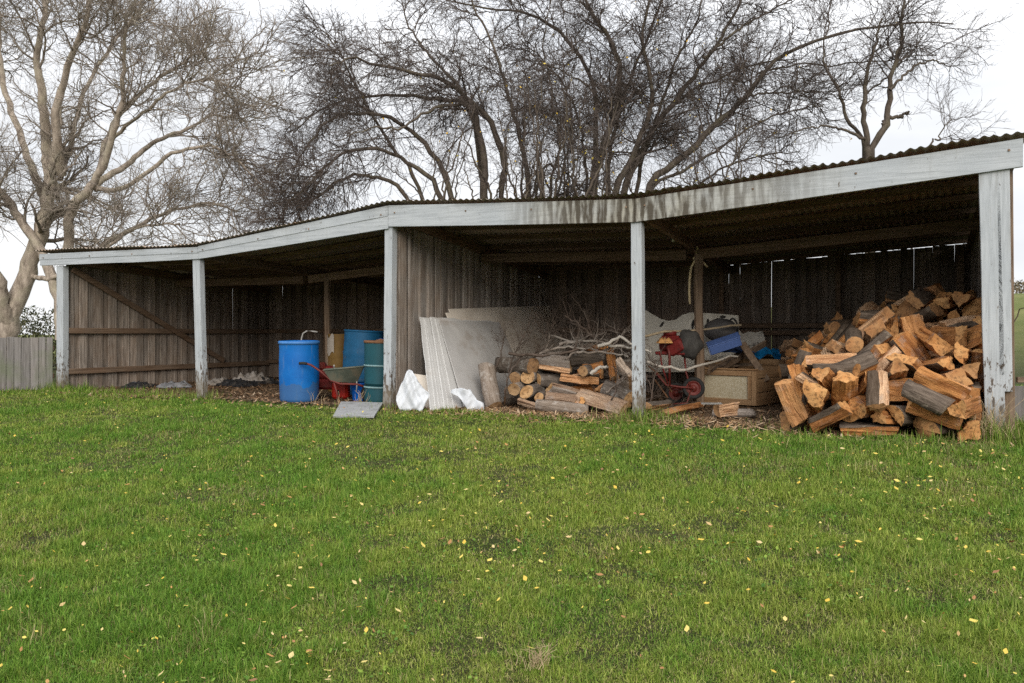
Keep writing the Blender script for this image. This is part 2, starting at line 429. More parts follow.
def iron_mat():
    t = NT('rusty_corrugated_iron', .75, .3); p = t.pos()
    pr = t.map(p, (1, 1, 1), (0, 0, -SHED_ROT))
    n = t.noise(t.map(pr, (1.2, .6, 1)), 2.0, 6, .65); n2 = t.noise(t.map(pr, (9, 1.4, 3)), 1.3, 5, .6)
    c = t.ramp(n, (.3, (.18, .14, .11)), (.5, (.33, .27, .215)), (.7, (.29, .17, .10)))
    c = t.mix(t.ramp(n2, (.5, 0.0), (.7, .6)), c, (.24, .19, .12))
    return t.color(c).bump(n2, .3, .004).mat
M_iron = iron_mat()

def plain(name, col, rough=.6, var=.18, scale=8, spec=.3, dirt=None, dscale=5, dlo=.55, dhi=.7, metal=0):
    t = NT(name, rough, spec); o = t.obj()
    n = t.noise(o, scale, 5, .6)
    c = t.mix(t.ramp(n, (.3, 0.0), (.7, 1.0)), tuple(x * (1 - var) for x in col), tuple(min(1, x * (1 + var)) for x in col))
    if dirt: c = t.mix(t.ramp(t.noise(o, dscale, 6, .7), (dlo, 0.0), (dhi, .85)), c, dirt)
    t.b.inputs['Metallic'].default_value = metal
    return t.color(c).bump(n, .25, .006).mat

def soil_mat():
    t = NT('ground_soil', .95, .1); p = t.pos()
    n = t.noise(p, 1.1, 5, .6); f = t.noise(p, 14, 6, .7); fg = t.noise(p, 70, 5, .75); f2 = t.noise(p, 60, 4, .7); hf = t.noise(p, 150, 3, .8)
    grass = t.mix(t.ramp(n, (.35, 0.0), (.65, 1.0)), (.032, .050, .011), (.055, .066, .020))
    grass = t.mix(t.ramp(f, (.48, 0.0), (.66, .8)), grass, (.060, .042, .024)); grass = t.mix(t.ramp(fg, (.36, .7), (.56, 0.0)), grass, (.025, .028, .010)); grass = t.mix(t.ramp(hf, (.5, 0.0), (.66, .6)), grass, (.09, .07, .035))
    dirt = t.mix(t.ramp(f, (.3, 0.0), (.7, 1.0)), (.075, .048, .030), (.20, .14, .09))
    dirt = t.mix(t.ramp(f2, (.45, 0.0), (.7, .7)), dirt, (.26, .18, .11))
    b = t.math('SUBTRACT', t.dot(p, tuple(BD)), P1.dot(BD))
    a = t.math('SUBTRACT', t.dot(p, tuple(FD)), P1.dot(FD))
    edge = t.math('ADD', b, t.math('MULTIPLY', t.math('SUBTRACT', t.noise(p, 3.0, 4), .5), .5))
    m = t.math('MULTIPLY', t.ramp(t.math('ADD', t.math('MULTIPLY', edge, .5), .5), (.46, 0.0), (.54, 1.0)), t.math('LESS_THAN', b, 5.2))
    m = t.math('MULTIPLY', m, t.math('GREATER_THAN', a, -.05)); m = t.math('MULTIPLY', m, t.math('LESS_THAN', a, 14.5))
    far = t.ramp(t.math('MULTIPLY', t.sep(p)[1], .01), (.2, 0.0), (.4, 1.0))
    grass = t.mix(far, grass, t.mix(t.ramp(t.noise(p, .25, 5), (.35, 0.0), (.65, 1.0)), (.09, .11, .03), (.16, .16, .06)))
    return t.color(t.mix(m, grass, dirt)).bump(t.math('ADD', f, fg), .9, .03).mat

# ------------------------------------------------------------------ ground: one sheet to the horizon
def axis(lo, hi, step, far):
    v = list(np.arange(lo, hi, step)); s, x = step, hi
    while x < far: s *= 1.35; x += s; v.append(x)
    s, x, w = step, lo, []
    while x > -far: s *= 1.35; x -= s; w.append(x)
    return np.array(w[::-1] + v)
gx, gy = axis(-14, 12, .14, 900), axis(0, 20, .14, 900)
GX, GY = np.meshgrid(gx, gy, indexing='ij'); GZ = ground_z(GX, GY)
nu, nv = GX.shape; ii = (np.arange(nu - 1)[:, None] * nv + np.arange(nv - 1)[None, :]).ravel()
me = np_mesh('ground', np.stack([GX, GY, GZ], -1).reshape(-1, 3), [np.stack([ii, ii + nv, ii + nv + 1, ii + 1], 1)], [soil_mat()], True)
tag(link('ground', me), kind='structure')

# ------------------------------------------------------------------ the shed
PA = [0.0, 3.56, 7.21, 10.68, 14.27]                        # posts along the front
TOP = [2.455, 2.36, 2.735, 2.548, 2.805]                    # top of the front beam at each post
BOT = [2.21, 2.175, 2.45, 2.283, 2.545]                     # its underside
REAR = [2.06, 2.10, 2.17, 2.14, 2.33]
DEP = 5.0
def ip(arr, a):
    if a < PA[0]: return arr[0] + (arr[1] - arr[0]) / (PA[1] - PA[0]) * (a - PA[0])
    for i in range(4):
        if a <= PA[i + 1] or i == 3: return arr[i] + (arr[i + 1] - arr[i]) / (PA[i + 1] - PA[i]) * (a - PA[i])
def roof_z(a, b): return ip(TOP, a) + .012 + (ip(REAR, a) + .07 - ip(TOP, a)) * max(b, -.3) / DEP

shed = thing('open_shed', 'long low open-fronted timber shed with white posts and sagging iron roof', 'shed', P1)
rg = random.Random(11)

# roof: corrugated iron, ridges running front to back
per, sub = .088, 6
cols = []
a = -.62
while a < 14.46: cols.append(a); a += per / sub
bs = [-.13, 0, .5, 1.2, 2, 3, 4, 5.0, 5.25]
V = np.zeros((len(cols), len(bs), 3))
for i, a in enumerate(cols):
    wave = .011 * math.sin(2 * math.pi * a / per)
    lap = .006 * (int((a + .62) / .74) % 2)
    for j, b in enumerate(bs):
        jb = b - (.02 * math.sin(int((a + .62) / .74) * 2.7) if j == 0 else 0)
        V[i, j] = S(a, jb, roof_z(a, b) + .02 + wave + lap + .006 * math.sin(a * 1.9 + b))
nu, nv = len(cols), len(bs); ii = (np.arange(nu - 1)[:, None] * nv + np.arange(nv - 1)[None, :]).ravel()
vv = V.reshape(-1, 3); vb = vv.copy(); vb[:, 2] -= .0025
qq = np.stack([ii, ii + nv, ii + nv + 1, ii + 1], 1)
allv = np.concatenate([vv, vb]) - np.array(P1)
link('roof', np_mesh('roof', allv, [qq, qq[:, ::-1] + len(vv)], [M_iron], True), shed)

# rafters, purlins, the bearer on the inner posts
def slope_bar(a0, a1, b0, b1, drop, w, h, name, mat, seg=1):
    mb = MB()
    for q in range(seg):
        u0, u1 = q / seg, (q + 1) / seg
        aa0, bb0, aa1, bb1 = a0 + (a1 - a0) * u0, b0 + (b1 - b0) * u0, a0 + (a1 - a0) * u1, b0 + (b1 - b0) * u1
        mb.plank(S(aa0, bb0, roof_z(aa0, bb0) - drop - h / 2), S(aa1, bb1, roof_z(aa1, bb1) - drop - h / 2), h, w)
    return obj(name, mb, mat, shed)
for i, a in enumerate(PA):
    slope_bar(a + (.06 if i == 0 else -.06 if i == 4 else .02), a + (.06 if i == 0 else -.06 if i == 4 else .02), .05, 4.93, .078, .06, .13, 'rafter', M_rail)
for b in (.55, 1.25, 1.95, 2.7, 3.4, 4.1, 4.75):
    mb = MB()
    for i in range(4):
        a0, a1 = PA[i] + .01, PA[i + 1] - .01
        h = .07; dz = .006
        mb.plank(S(a0, b, roof_z(a0, b) - dz - h / 2), S(a1, b, roof_z(a1, b) - dz - h / 2), h, .05)
    obj('purlin', mb, M_rail, shed)
mb = MB()
for i in range(4):
    a0, a1 = PA[i] + .06, PA[i + 1] - .06
    mb.plank(S(a0, 2.35, roof_z(a0, 2.35) - .215 - .07), S(a1, 2.35, roof_z(a1, 2.35) - .215 - .07), .14, .06)
obj('bearer', mb, M_rail, shed)

# white front posts
def post(a_top, a_bot, w, d, zt, b0=-.055, zb=-.35, name='post', parent=shed, mat=M_paintp, dx=0):
    mb = MB()
    n = 6
    for q in range(n):
        pass
    vs = []
    for q in range(n + 1):
        u = q / n; a = a_bot + (a_top - a_bot) * u; z = zb + (zt - zb) * u
        ww = w * (1 + .03 * math.sin(q * 2.1 + a))
        for sa, sb in ((-.5, 0), (.5, 0), (.5, 1), (-.5, 1)):
            vs.append(S(a + sa * ww, b0 + sb * d, z))
    fs = [(i * 4 + k, i * 4 + (k + 1) % 4, (i + 1) * 4 + (k + 1) % 4, (i + 1) * 4 + k) for i in range(n) for k in range(4)] + [(3, 2, 1, 0), tuple(n * 4 + k for k in range(4))]
    mb.add(vs, fs)
    o = obj(name, mb, mat, parent)
    return o
post(.02, .02, .19, .10, BOT[0] - .002)
post(3.47, 3.57, .155, .09, BOT[1] - .002)
post(7.19, 7.16, .125, .11, BOT[2] - .002)
post(7.16, 7.04, .11, .045, BOT[2] - .01, b0=.064)          # leaning plank behind the middle post
post(10.68, 10.70, .125, .11, BOT[3] - .002)
post(14.15, 14.21, .165, .11, BOT[4] - .002)
obj('post', MB().plank(S(14.285, -.03, .46), S(14.262, -.03, BOT[4] - .002), .105, .05, up=FD), M_paintp, shed)
obj('post', MB().plank(S(14.32, .03, -.3), S(14.30, .03, BOT[4] + .05), .09, .06, up=FD), M_inner, shed)
# front beams
EA = [-.52, 3.555, 7.205, 10.675, 14.42]
for i in range(4):
    a0, a1 = EA[i] + .003, EA[i + 1] - .003
    z0b, z0t, z1b, z1t = BOT[i], TOP[i], BOT[i + 1], TOP[i + 1]
    if i == 0: z0b, z0t = 2.235, 2.44
    if i == 1: z0t = TOP[1] + .012
    if i == 3: z1b, z1t = 2.55, 2.81
    if i == 1: z1b, z1t = 2.425, 2.73
    mb = MB()
    n = 8; vs = []
    for q in range(n + 1):
        u = q / n; sagz = -.012 * math.sin(u * math.pi)
        for b, z in ((-.085, z0b + (z1b - z0b) * u), (-.085, z0t + (z1t - z0t) * u), (-.035, z0t + (z1t - z0t) * u), (-.035, z0b + (z1b - z0b) * u)):
            vs.append(S(a0 + (a1 - a0) * u, b, z + sagz * (1 if z < 2.2 else .4)))
    fs = [(k * 4 + j, (k + 1) * 4 + j, (k + 1) * 4 + (j + 1) % 4, k * 4 + (j + 1) % 4) for k in range(n) for j in range(4)] + [(0, 1, 2, 3), tuple(n * 4 + j for j in (3, 2, 1, 0))]
    mb.add(vs, fs)
    if i in (0, 1):                                           # an upper plank set slightly proud, with an open joint below it
        vs = []
        for u in (0, 1):
            zt = z0t + (z1t - z0t) * u; zb = z0b + (z1b - z0b) * u; zm = zb + (zt - zb) * (.52 if i == 0 else .55)
            for b, z in ((-.094, zm), (-.094, zt + .001), (-.0853, zt + .001), (-.0853, zm)): vs.append(S(a0 + (a1 - a0) * u, b, z))
        mb.add(vs, [(j, 4 + j, 4 + (j + 1) % 4, (j + 1) % 4) for j in range(4)] + [(0, 1, 2, 3), (7, 6, 5, 4)])
    for q in (.03, .35, .62, .97):                            # nail heads
        c = S(a0 + (a1 - a0) * q, -.0985 if i in (0, 1) else -.0885, (z0b + (z1b - z0b) * q) * .35 + (z0t + (z1t - z0t) * q) * .65)
        mb.box(c, (.018, .012, .018), None, 1)
    obj('fascia_beam', mb, [M_paintb, M_rail], shed)

# board walls
def board_wall(name, a0, b0, a1, b1, bw, gap, parent, mat, face, zlo=-.06, drop=.05, seed=1, thick=.022, missing=0.0, skew=.0035, slit=.012):
    g = random.Random(seed); mb = MB()
    L = math.hypot(a1 - a0, b1 - b0); da, db = (a1 - a0) / L, (b1 - b0) / L
    d = FD * da + BD * db; nrm = Vector((d.y, -d.x, 0)) * face
    t = 0.0; k_ = 0
    while t < L:
        w = bw * g.uniform(.82, 1.18); w = min(w, L - t)
        if w < .03: break
        am, bm = a0 + da * (t + w / 2), b0 + db * (t + w / 2)
        zt = roof_z(am, bm) - drop - g.uniform(0, .02); zb = zlo + g.uniform(-.02, .05) 
        k_ += 1
        off = (.012 if k_ % 2 else -.012) + g.uniform(-.004, .004); sk = g.uniform(-skew, skew) * 2; cup = g.uniform(-.004, .004)
        ww = w * (1.10 if g.random() > slit else .90)
        if g.random() > missing:
            vs = []
            for q in range(5):
                u = q / 4; z = zb + (zt - zb) * u
                sh = sk * (u - .5) * 2 + .003 * math.sin(u * 7 + t * 9)
                for k, (uu, nn) in enumerate(((-.5, 0), (-.17, cup), (.17, cup), (.5, 0), (.5, -thick), (-.5, -thick))):
                    p = S(a0 + da * (t + w / 2 + uu * ww + sh), b0 + db * (t + w / 2 + uu * ww + sh), z) + nrm * (nn + off)
                    vs.append(p)
            n = 6
            fs = [(i * n + k, i * n + (k + 1) % n, (i + 1) * n + (k + 1) % n, (i + 1) * n + k) for i in range(4) for k in range(n)] + [(5, 4, 3, 2, 1, 0), tuple(4 * n + k for k in range(n))]
            mb.add(vs, fs)
        t += w + (g.uniform(*gap))
    return obj(name, mb, mat, parent)

ew = board_wall('end_wall', .03, .06, .03, DEP, .135, (.000, .007), shed, M_wall, 1, drop=.03, seed=3)
def rail(b0, b1, a, z0, z1, h, parent, mat=M_rail, d=.05, name='rail'):
    return obj(name, MB().plank(S(a, b0, z0), S(a, b1, z1), h, d), mat, parent)
rail(.06, 4.9, .03 + .055, 1.06, 1.06, .10, ew); rail(.06, 4.9, .03 + .055, .33, .33, .10, ew)
obj('brace', MB().plank(S(.118, .12, 2.16), S(.118, 3.55, .42), .10, .045), M_rail, ew)

bw_ = [(-.03, 3.5, .15, (.0, .004), 21, .0), (3.5, 7.14, .15, (.0, .004), 22, .0), (7.14, 10.55, .15, (.0, .002), 23, .0), (10.55, 14.27, .085, (.000, .005), 24, .0)]
for i, (a0, a1, w, gp, sd, ms) in enumerate(bw_):
    bw = board_wall('back_wall', a0, DEP, a1, DEP, w, gp, shed, M_wallback, 1, seed=sd, missing=ms, slit=.09 if i == 3 else .012, drop=.026 if i == 3 else .02 if i == 0 else .0)
    for z in ((1.07, .36) if i < 3 else (1.02, 1.14)):
        obj('rail', MB().plank(S(a0 + .03, DEP - .062, z), S(a1 - .03, DEP - .062, z), .085, .05), M_rail, bw)
for a in (1.8, 3.55, 5.4, 8.9, 10.55, 12.4):
    obj('wall_stud', MB().plank(S(a, DEP - .125, -.1), S(a, DEP - .125, roof_z(a, DEP) - .02), .08, .05, up=FD), M_rail, shed)

pw = board_wall('partition_wall', 7.21, .10, 7.21, DEP - .03, .095, (.0, .004), shed, M_part, 1, drop=.20, seed=7, thick=.02, skew=.003)
# a board laid flat beside the middle post closes the wall's front edge
obj('end_board', MB().plank(S(7.265, .16, -.1), S(7.265, .16, BOT[2] - .05), .17, .022, up=BD), M_wall, pw)
obj('batten', MB().plank(S(7.272, .315, -.1), S(7.272, .315, BOT[2] - .06), .05, .03, up=BD), M_part, pw)
rw = board_wall('side_wall', 14.24, .12, 14.24, DEP, .15, (.0, .006), shed, M_wall, -1, seed=9)
for z in (1.08, .4): rail(.1, 4.9, 14.24 - .06, z, z, .09, rw)
obj('corner_post', MB().box((0, 0, 1.15), (.10, .10, 2.35), Matrix.Translation(S(14.10, 4.78, 0)) @ Matrix.Rotation(SHED_ROT, 4, 'Z'), 0, .006), M_rail, shed)

# inner posts under the bearer
def ipost(a, b, w):
    mb = MB(); zt = roof_z(a, b) - .287; vs = []
    for q in range(7):
        u = q / 6; z = -.2 + (zt + .2) * u; k = 1 + .05 * math.sin(q * 1.7 + a)
        for i in range(8):
            an = i * math.pi / 4 + .39 + SHED_ROT
            vs.append(S(a, b, z) + Vector((math.cos(an), math.sin(an), 0)) * w * k * (.56 if i % 2 else .54) + Vector((.012 * math.sin(q), 0, 0)))
    mb.add(vs, [(i * 8 + k, i * 8 + (k + 1) % 8, (i + 1) * 8 + (k + 1) % 8, (i + 1) * 8 + k) for i in range(6) for k in range(8)] + [tuple(range(48, 56))], 0, False)
    obj('inner_post', mb, M_inner, shed)
ipost(4.06, 2.35, .105); ipost(10.80, 2.35, .12)
obj('insulator', MB().lathe([(0, 0), (.022, 0), (.026, .02), (.016, .035), (.022, .05), (.012, .065), (0, .065)], 12, Matrix.Translation(S(10.53, 2.0, roof_z(10.53, 2.0) - .15))), plain('white_ceramic', (.75, .74, .68), .4), shed)

# ------------------------------------------------------------------ paling fence at the left
fm = MB(); g = random.Random(31)
fa, fb = Vector((-8.22, 14.05, 0)), Vector((-13.2, 12.9, 0)); fd = (fb - fa); fl_ = fd.length; fd.normalize()
t = 0.0
while t < fl_:
    w = .125 * g.uniform(.85, 1.15); c = fa + fd * (t + w / 2)
    z0 = float(ground_z(c.x, c.y)) - .06; z1 = .955 + g.uniform(-.02, .02) - .01 * math.sin(t * 2)
    fm.plank((c.x, c.y + g.uniform(-.006, .006), z0), (c.x + g.uniform(-.008, .008), c.y, z1), w * .98, .018, up=fd, bev=.003)
    t += w + g.uniform(.002, .008)
fence = obj('paling_fence', fm, M_fence, None, 'low grey weathered paling fence beside the shed end', 'fence')
for z in (.25, .75):
    obj('rail', MB().plank(fa + Vector((0, .045, z)), fb + Vector((0, .045, z)), .08, .045), M_rail, fence)

# ------------------------------------------------------------------ trees
def tubes(paths, radii, sides):
    """paths (n,P,3), radii (n,P) -> vertices and quads"""
    n, P, _ = paths.shape
    tg = np.gradient(paths, axis=1); tg /= np.linalg.norm(tg, axis=2, keepdims=True) + 1e-9
    mean = paths[:, -1] - paths[:, 0]; mean /= np.linalg.norm(mean, axis=1, keepdims=True) + 1e-9
    ref = np.where(np.abs(mean[:, 2:3]) < .8, np.array([[0, 0, 1.]]), np.array([[1., 0, 0]]))[:, None, :]
    u = np.cross(tg, np.broadcast_to(ref, tg.shape)); u /= np.linalg.norm(u, axis=2, keepdims=True) + 1e-9
    w = np.cross(tg, u)
    an = np.arange(sides) * 2 * np.pi / sides
    V = paths[:, :, None, :] + radii[:, :, None, None] * (u[:, :, None, :] * np.cos(an)[None, None, :, None] + w[:, :, None, :] * np.sin(an)[None, None, :, None])
    base = (np.arange(n)[:, None, None] * P + np.arange(P - 1)[None, :, None]) * sides
    k = np.arange(sides)[None, None, :]; k2 = (k + 1) % sides
    q = np.stack([base + k, base + k2, base + sides + k2, base + sides + k], -1).reshape(-1, 4)
    return V.reshape(-1, 3), q

def resample(pts, P):
    pts = np.array(pts, float); n = len(pts)
    ext = np.vstack([2 * pts[0] - pts[1], pts, 2 * pts[-1] - pts[-2]])
    out = []
    for s in np.linspace(0, n - 1 - 1e-6, P):
        i = int(s); t = s - i; p0, p1, p2, p3 = ext[i:i + 4]
        out.append(.5 * (2 * p1 + (p2 - p0) * t + (2 * p0 - 5 * p1 + 4 * p2 - p3) * t * t + (3 * p1 - p0 - 3 * p2 + p3) * t ** 3))
    return np.array(out)

def spawn(rs, par, prad, count, length, ang, rfac, P, wander, trop, tmin=.2, rmin=.0028, bias=None, taper=.3, tpow=1.0):
    n = len(par); Pp = par.shape[1]
    ln_ = np.linalg.norm(np.diff(par, axis=1), axis=2).sum(1); N = n * count; idx = np.sort(rs.choice(n, N, p=ln_ / ln_.sum()))
    t = tmin + (1 - tmin) * rs.rand(N) ** tpow; f = t * (Pp - 1.001); i = f.astype(int); fr = (f - i)[:, None]
    p0, p1 = par[idx, i], par[idx, np.minimum(i + 1, Pp - 1)]
    st = p0 * (1 - fr) + p1 * fr; tg = p1 - p0; tg /= np.linalg.norm(tg, axis=1, keepdims=True) + 1e-9
    r0 = prad[idx, i] * (1 - fr[:, 0]) + prad[idx, np.minimum(i + 1, Pp - 1)] * fr[:, 0]
    rv = rs.randn(N, 3); rv -= tg * (rv * tg).sum(1, keepdims=True); rv /= np.linalg.norm(rv, axis=1, keepdims=True) + 1e-9
    a = np.radians(rs.uniform(ang[0], ang[1], N))[:, None]
    d = tg * np.cos(a) + rv * np.sin(a)
    if bias is not None: d = d + np.array(bias)
    d /= np.linalg.norm(d, axis=1, keepdims=True)
    ln = length * rs.uniform(.45, 1.25, N) * (1.1 - .45 * t)
    rad0 = np.minimum(np.maximum(r0 * rfac * rs.uniform(.7, 1.1, N), rmin), np.maximum(r0 * .85, rmin))
    paths = np.zeros((N, P, 3)); paths[:, 0] = st
    for k in range(1, P):
        d = d + rs.randn(N, 3) * wander + np.array(trop)
        d /= np.linalg.norm(d, axis=1, keepdims=True)
        paths[:, k] = paths[:, k - 1] + d * (ln / (P - 1))[:, None]
    radii = rad0[:, None] * np.linspace(1, taper, P)[None, :]
    return paths, np.maximum(radii, rmin * .7)

def bare_tree(name, label, cat, limbs, levels, seed, mats, group=None, root=None, leaves=0, leafmat=None, rlimb=8, rsc=1.0):
    """limbs: list of (points, radius at start, radius at end); levels: dicts for spawn"""
    rs = np.random.RandomState(seed); P0 = 30
    lp = np.array([resample(p, P0) for p, _, _ in limbs]); lr = np.array([np.linspace(r0, r1, P0) for _, r0, r1 in limbs])
    lr = lr * rsc
    wob = rs.randn(*lp.shape) * (lr[:, :, None] * .07 + .012) + np.cumsum(rs.randn(*lp.shape) * .020, 1) * np.clip(.06 / lr[:, :, None], .12, 1); wob[:, 0] = 0
    lp = lp + wob
    root = Vector(root)
    tr = thing(name, label, cat, root, group)
    v, q = tubes(lp, lr * (1 + rs.uniform(-.06, .06, lr.shape)), rlimb)
    Vs, Qs, off = [v], [q], len(v)
    par, prad = lp, lr; cv, cq, coff = [], [], 0
    for li, lv in enumerate(levels):
        kw = dict(lv); sides = kw.pop('sides'); trunk = kw.pop('trunk', False)
        src = kw.pop('src', None)
        par, prad = spawn(rs, par, prad, **kw)
        v, q = tubes(par, prad, sides)
        if trunk: Vs.append(v); Qs.append(q + off); off += len(v)
        else: cv.append(v); cq.append(q + coff); coff += len(v)
        last = par
    ro = np.array(root)
    link('trunk', np_mesh('trunk', np.concatenate(Vs) - ro, [np.concatenate(Qs)], [mats[0]], True), tr)
    link('crown', np_mesh('crown', np.concatenate(cv) - ro, [np.concatenate(cq)], [mats[1]], True), tr)
    if leaves:
        sel = rs.randint(0, len(last), leaves); c = last[sel, -1] - ro
        s = rs.uniform(.018, .04, (leaves, 1)); u = rs.randn(leaves, 3); u /= np.linalg.norm(u, axis=1, keepdims=True)
        w = np.cross(u, rs.randn(leaves, 3)); w /= np.linalg.norm(w, axis=1, keepdims=True)
        LV = np.stack([c, c + u * s + w * s * .6, c + u * s * 2, c + u * s - w * s * .6], 1).reshape(-1, 3)
        lf = link('leaves', np_mesh('leaves', LV, [np.arange(leaves * 4).reshape(-1, 4)], [leafmat], False), tr)
        lf['kind'] = 'stuff'
    return tr

def bark_tree(name, lo, hi, lich, ls=.6):
    t = NT(name, .95, .1); o = t.obj()
    n = t.noise(t.map(o, (5, 5, 1.6)), 2.0, 6, .65); n2 = t.noise(o, 2.6, 5, .65)
    c = t.ramp(n, (.3, lo), (.7, hi)); c = t.mix(t.ramp(n2, (.48, 0.0), (.64, ls)), c, lich)
    return t.color(c).bump(n, .8, .03).mat
M_bkL = bark_tree('pale_bark', (.175, .14, .112), (.54, .455, .375), (.42, .38, .28))
M_twL = bark_tree('brown_twigs', (.13, .107, .09), (.35, .295, .245), (.27, .25, .19))
M_bkM = bark_tree('dark_bark', (.04, .032, .026), (.13, .105, .085), (.14, .125, .08), .45)
M_twM = bark_tree('dark_twigs', (.048, .038, .033), (.135, .11, .098), (.125, .105, .08), .3)
tl = NT('yellow_tree_leaves', .6, .3); tl.color(tl.ramp(tl.island(), (.0, (.55, .33, .03)), (.6, (.50, .38, .06)), (1.0, (.26, .24, .05))))
M_tleaf = tl.mat

def L(Y, *pp):
    """a limb through picture points at distance Y, each (px, py) or (px, py, extra distance)"""
    return [tuple(at(p[0], p[1], Y + (p[2] if len(p) > 2 else 0))) for p in pp]

# the big pale tree behind the fence
Y = 20.0
limbsL = [
    (L(Y, (-14, 400), (2, 342), (22, 285), (40, 240), (52, 196), (60, 150), (66, 110)), .46, .10),
    (L(Y - .3, (62, 340), (58, 310), (45, 265), (22, 228), (0, 196), (-30, 160, -.6), (-60, 110, -1)), .24, .10),
    (L(Y, (54, 196), (48, 150, .3), (46, 110), (40, 60, -.3), (48, 10, -.4), (44, -50, -.4)), .24, .05),
    (L(Y, (62, 175), (56, 120, -.6), (62, 80, -.8), (78, 30, -1.2), (90, -20, -1.4), (100, -60, -1.6)), .18, .04),
    (L(Y, (50, 200), (30, 160, .6), (12, 110, .8), (6, 60, 1.0), (-8, 10, 1.2), (-10, -40)), .17, .04),
    (L(Y, (68, 250), (74, 205, -.4), (94, 184, -.6), (112, 140, -.9), (122, 96, -1.2), (120, 50, -1.6), (130, 4, -2)), .20, .035),
    (L(Y, (90, 188), (122, 166, .3), (150, 142, .6), (186, 126, 1.0), (216, 112, 1.3), (238, 114, 1.6)), .13, .03),
    (L(Y, (94, 180), (108, 130, .9), (140, 90, 1.2), (170, 68, 1.5), (196, 50, 1.7)), .12, .03),
    (L(Y, (60, 180), (76, 110, 1.2), (92, 60, 1.6), (120, 24, 2.0), (150, 0, 2.4)), .11, .03),
    (L(Y + .4, (72, 262), (104, 246, .6), (136, 232, .9), (168, 214, 1.4), (206, 200, 1.8), (240, 206, 2.1)), .13, .035),
    (L(Y + .2, (96, 190), (130, 186, -.6), (170, 160, -1.0), (210, 150, -1.2), (238, 164, -1.4), (258, 188, -1.5)), .10, .025),
    (L(Y, (28, 275), (60, 276, -.4), (84, 262, -.6), (108, 250, -.8), (150, 226, -1.2), (190, 224, -1.4)), .10, .03),
    (L(Y, (8, 330), (0, 280, -.5), (-16, 230, -.8), (-36, 170, -1), (-60, 120, -1)), .26, .08),
    (L(Y, (112, 140), (150, 110, -.6), (186, 90, -.8), (214, 84, -1.0), (240, 94, -1.0)), .07, .02),
]
lv = [dict(count=23, length=2.2, ang=(30, 70), rfac=.40, P=10, wander=.22, trop=(.02, 0, .03), tmin=.48, sides=5, rmin=.017),
      dict(count=9, length=1.15, ang=(28, 70), rfac=.5, P=8, wander=.24, trop=(.015, 0, .04), tmin=.2, sides=4, rmin=.0105),
      dict(count=5, length=.60, ang=(28, 70), rfac=.55, P=6, wander=.24, trop=(0, 0, .05), tmin=.15, sides=3, rmin=.0045),
      dict(count=1, length=.36, ang=(25, 60), rfac=.6, P=4, wander=.15, trop=(0, 0, .05), tmin=.2, sides=3, rmin=.0035)]
bare_tree('bare_tree', 'big bare tree with thick pale leaning trunks rising behind the paling fence', 'tree', limbsL, lv, 41, (M_bkL, M_twL), 'bare trees behind the shed',
          root=at(-14, 400, Y), rsc=.66)

# the dense drooping tree behind the middle of the shed
Y = 19.0
limbsW = [
    (L(Y, (490, 330), (482, 201), (484, 168), (477, 129), (463, 103), (437, 84, -.4), (398, 76, -.8), (350, 66, -1.2), (322, 74, -1.5)), .22, .03),
    (L(Y + .3, (500, 330), (502, 200), (504, 160), (494, 128), (474, 104), (450, 100, .4), (410, 96, .8), (360, 100, 1.1), (320, 112, 1.4), (292, 138, 1.5)), .20, .025),
    (L(Y + .2, (470, 320), (452, 200), (430, 150), (400, 122), (368, 112, -.5), (330, 116, -.8), (308, 136, -1.0), (286, 176, -1.2)), .16, .025),
    (L(Y, (520, 330), (530, 200), (520, 150), (505, 100), (490, 60), (470, 20), (455, -20)), .15, .03),
    (L(Y - .3, (470, 320), (440, 195), (410, 166), (372, 150, -.6), (330, 160, -.9), (298, 190, -1.1), (274, 214, -1.2)), .14, .02),
    (L(Y + .6, (455, 320), (420, 190), (390, 140), (360, 90, .5), (340, 50, .8), (318, 20, 1.0)), .12, .02),
    (L(Y + .4, (505, 320), (470, 120), (430, 60, .6), (405, 30, .8), (390, -10, 1.0)), .12, .02),
    (L(Y - .2, (440, 320), (405, 200), (370, 175), (335, 182, -.4), (304, 205, -.7), (280, 238, -.9)), .12, .02),
    (L(Y + .5, (540, 330), (548, 190), (556, 140), (548, 90), (540, 40), (548, -10)), .09, .02),
    (L(Y + .3, (530, 330), (560, 180, .3), (574, 130, .4), (570, 80, .4), (566, 30, .4)), .07, .015),
    (L(Y + .2, (520, 330), (536, 180), (560, 166), (572, 176), (590, 190), (600, 210)), .07, .02),
    (L(Y - .2, (463, 103), (430, 110, -.6), (400, 130, -.9), (370, 130, -1.1), (335, 142, -1.3)), .08, .02),
]
lv = [dict(count=19, length=1.7, ang=(25, 75), rfac=.40, P=10, wander=.20, trop=(-.01, 0, -.02), tmin=.32, sides=4, rmin=.015, bias=(-.12, 0, .12)),
      dict(count=9, length=1.1, ang=(22, 65), rfac=.5, P=8, wander=.22, trop=(-.015, 0, -.05), tmin=.12, sides=3, rmin=.009, bias=(-.08, 0, 0)),
      dict(count=5, length=.62, ang=(22, 65), rfac=.55, P=6, wander=.22, trop=(-.02, 0, -.02), tmin=.12, sides=3, rmin=.0042),
      dict(count=1, length=.34, ang=(20, 55), rfac=.6, P=4, wander=.12, trop=(0, 0, .0), tmin=.15, sides=3, rmin=.0035)]
bare_tree('bare_tree', 'dense bare tree with dark twigs drooping low over the shed roof', 'tree', limbsW, lv, 42, (M_bkM, M_twM), 'bare trees behind the shed',
          root=at(490, 330, Y), rsc=.5, leaves=60, leafmat=M_tleaf)

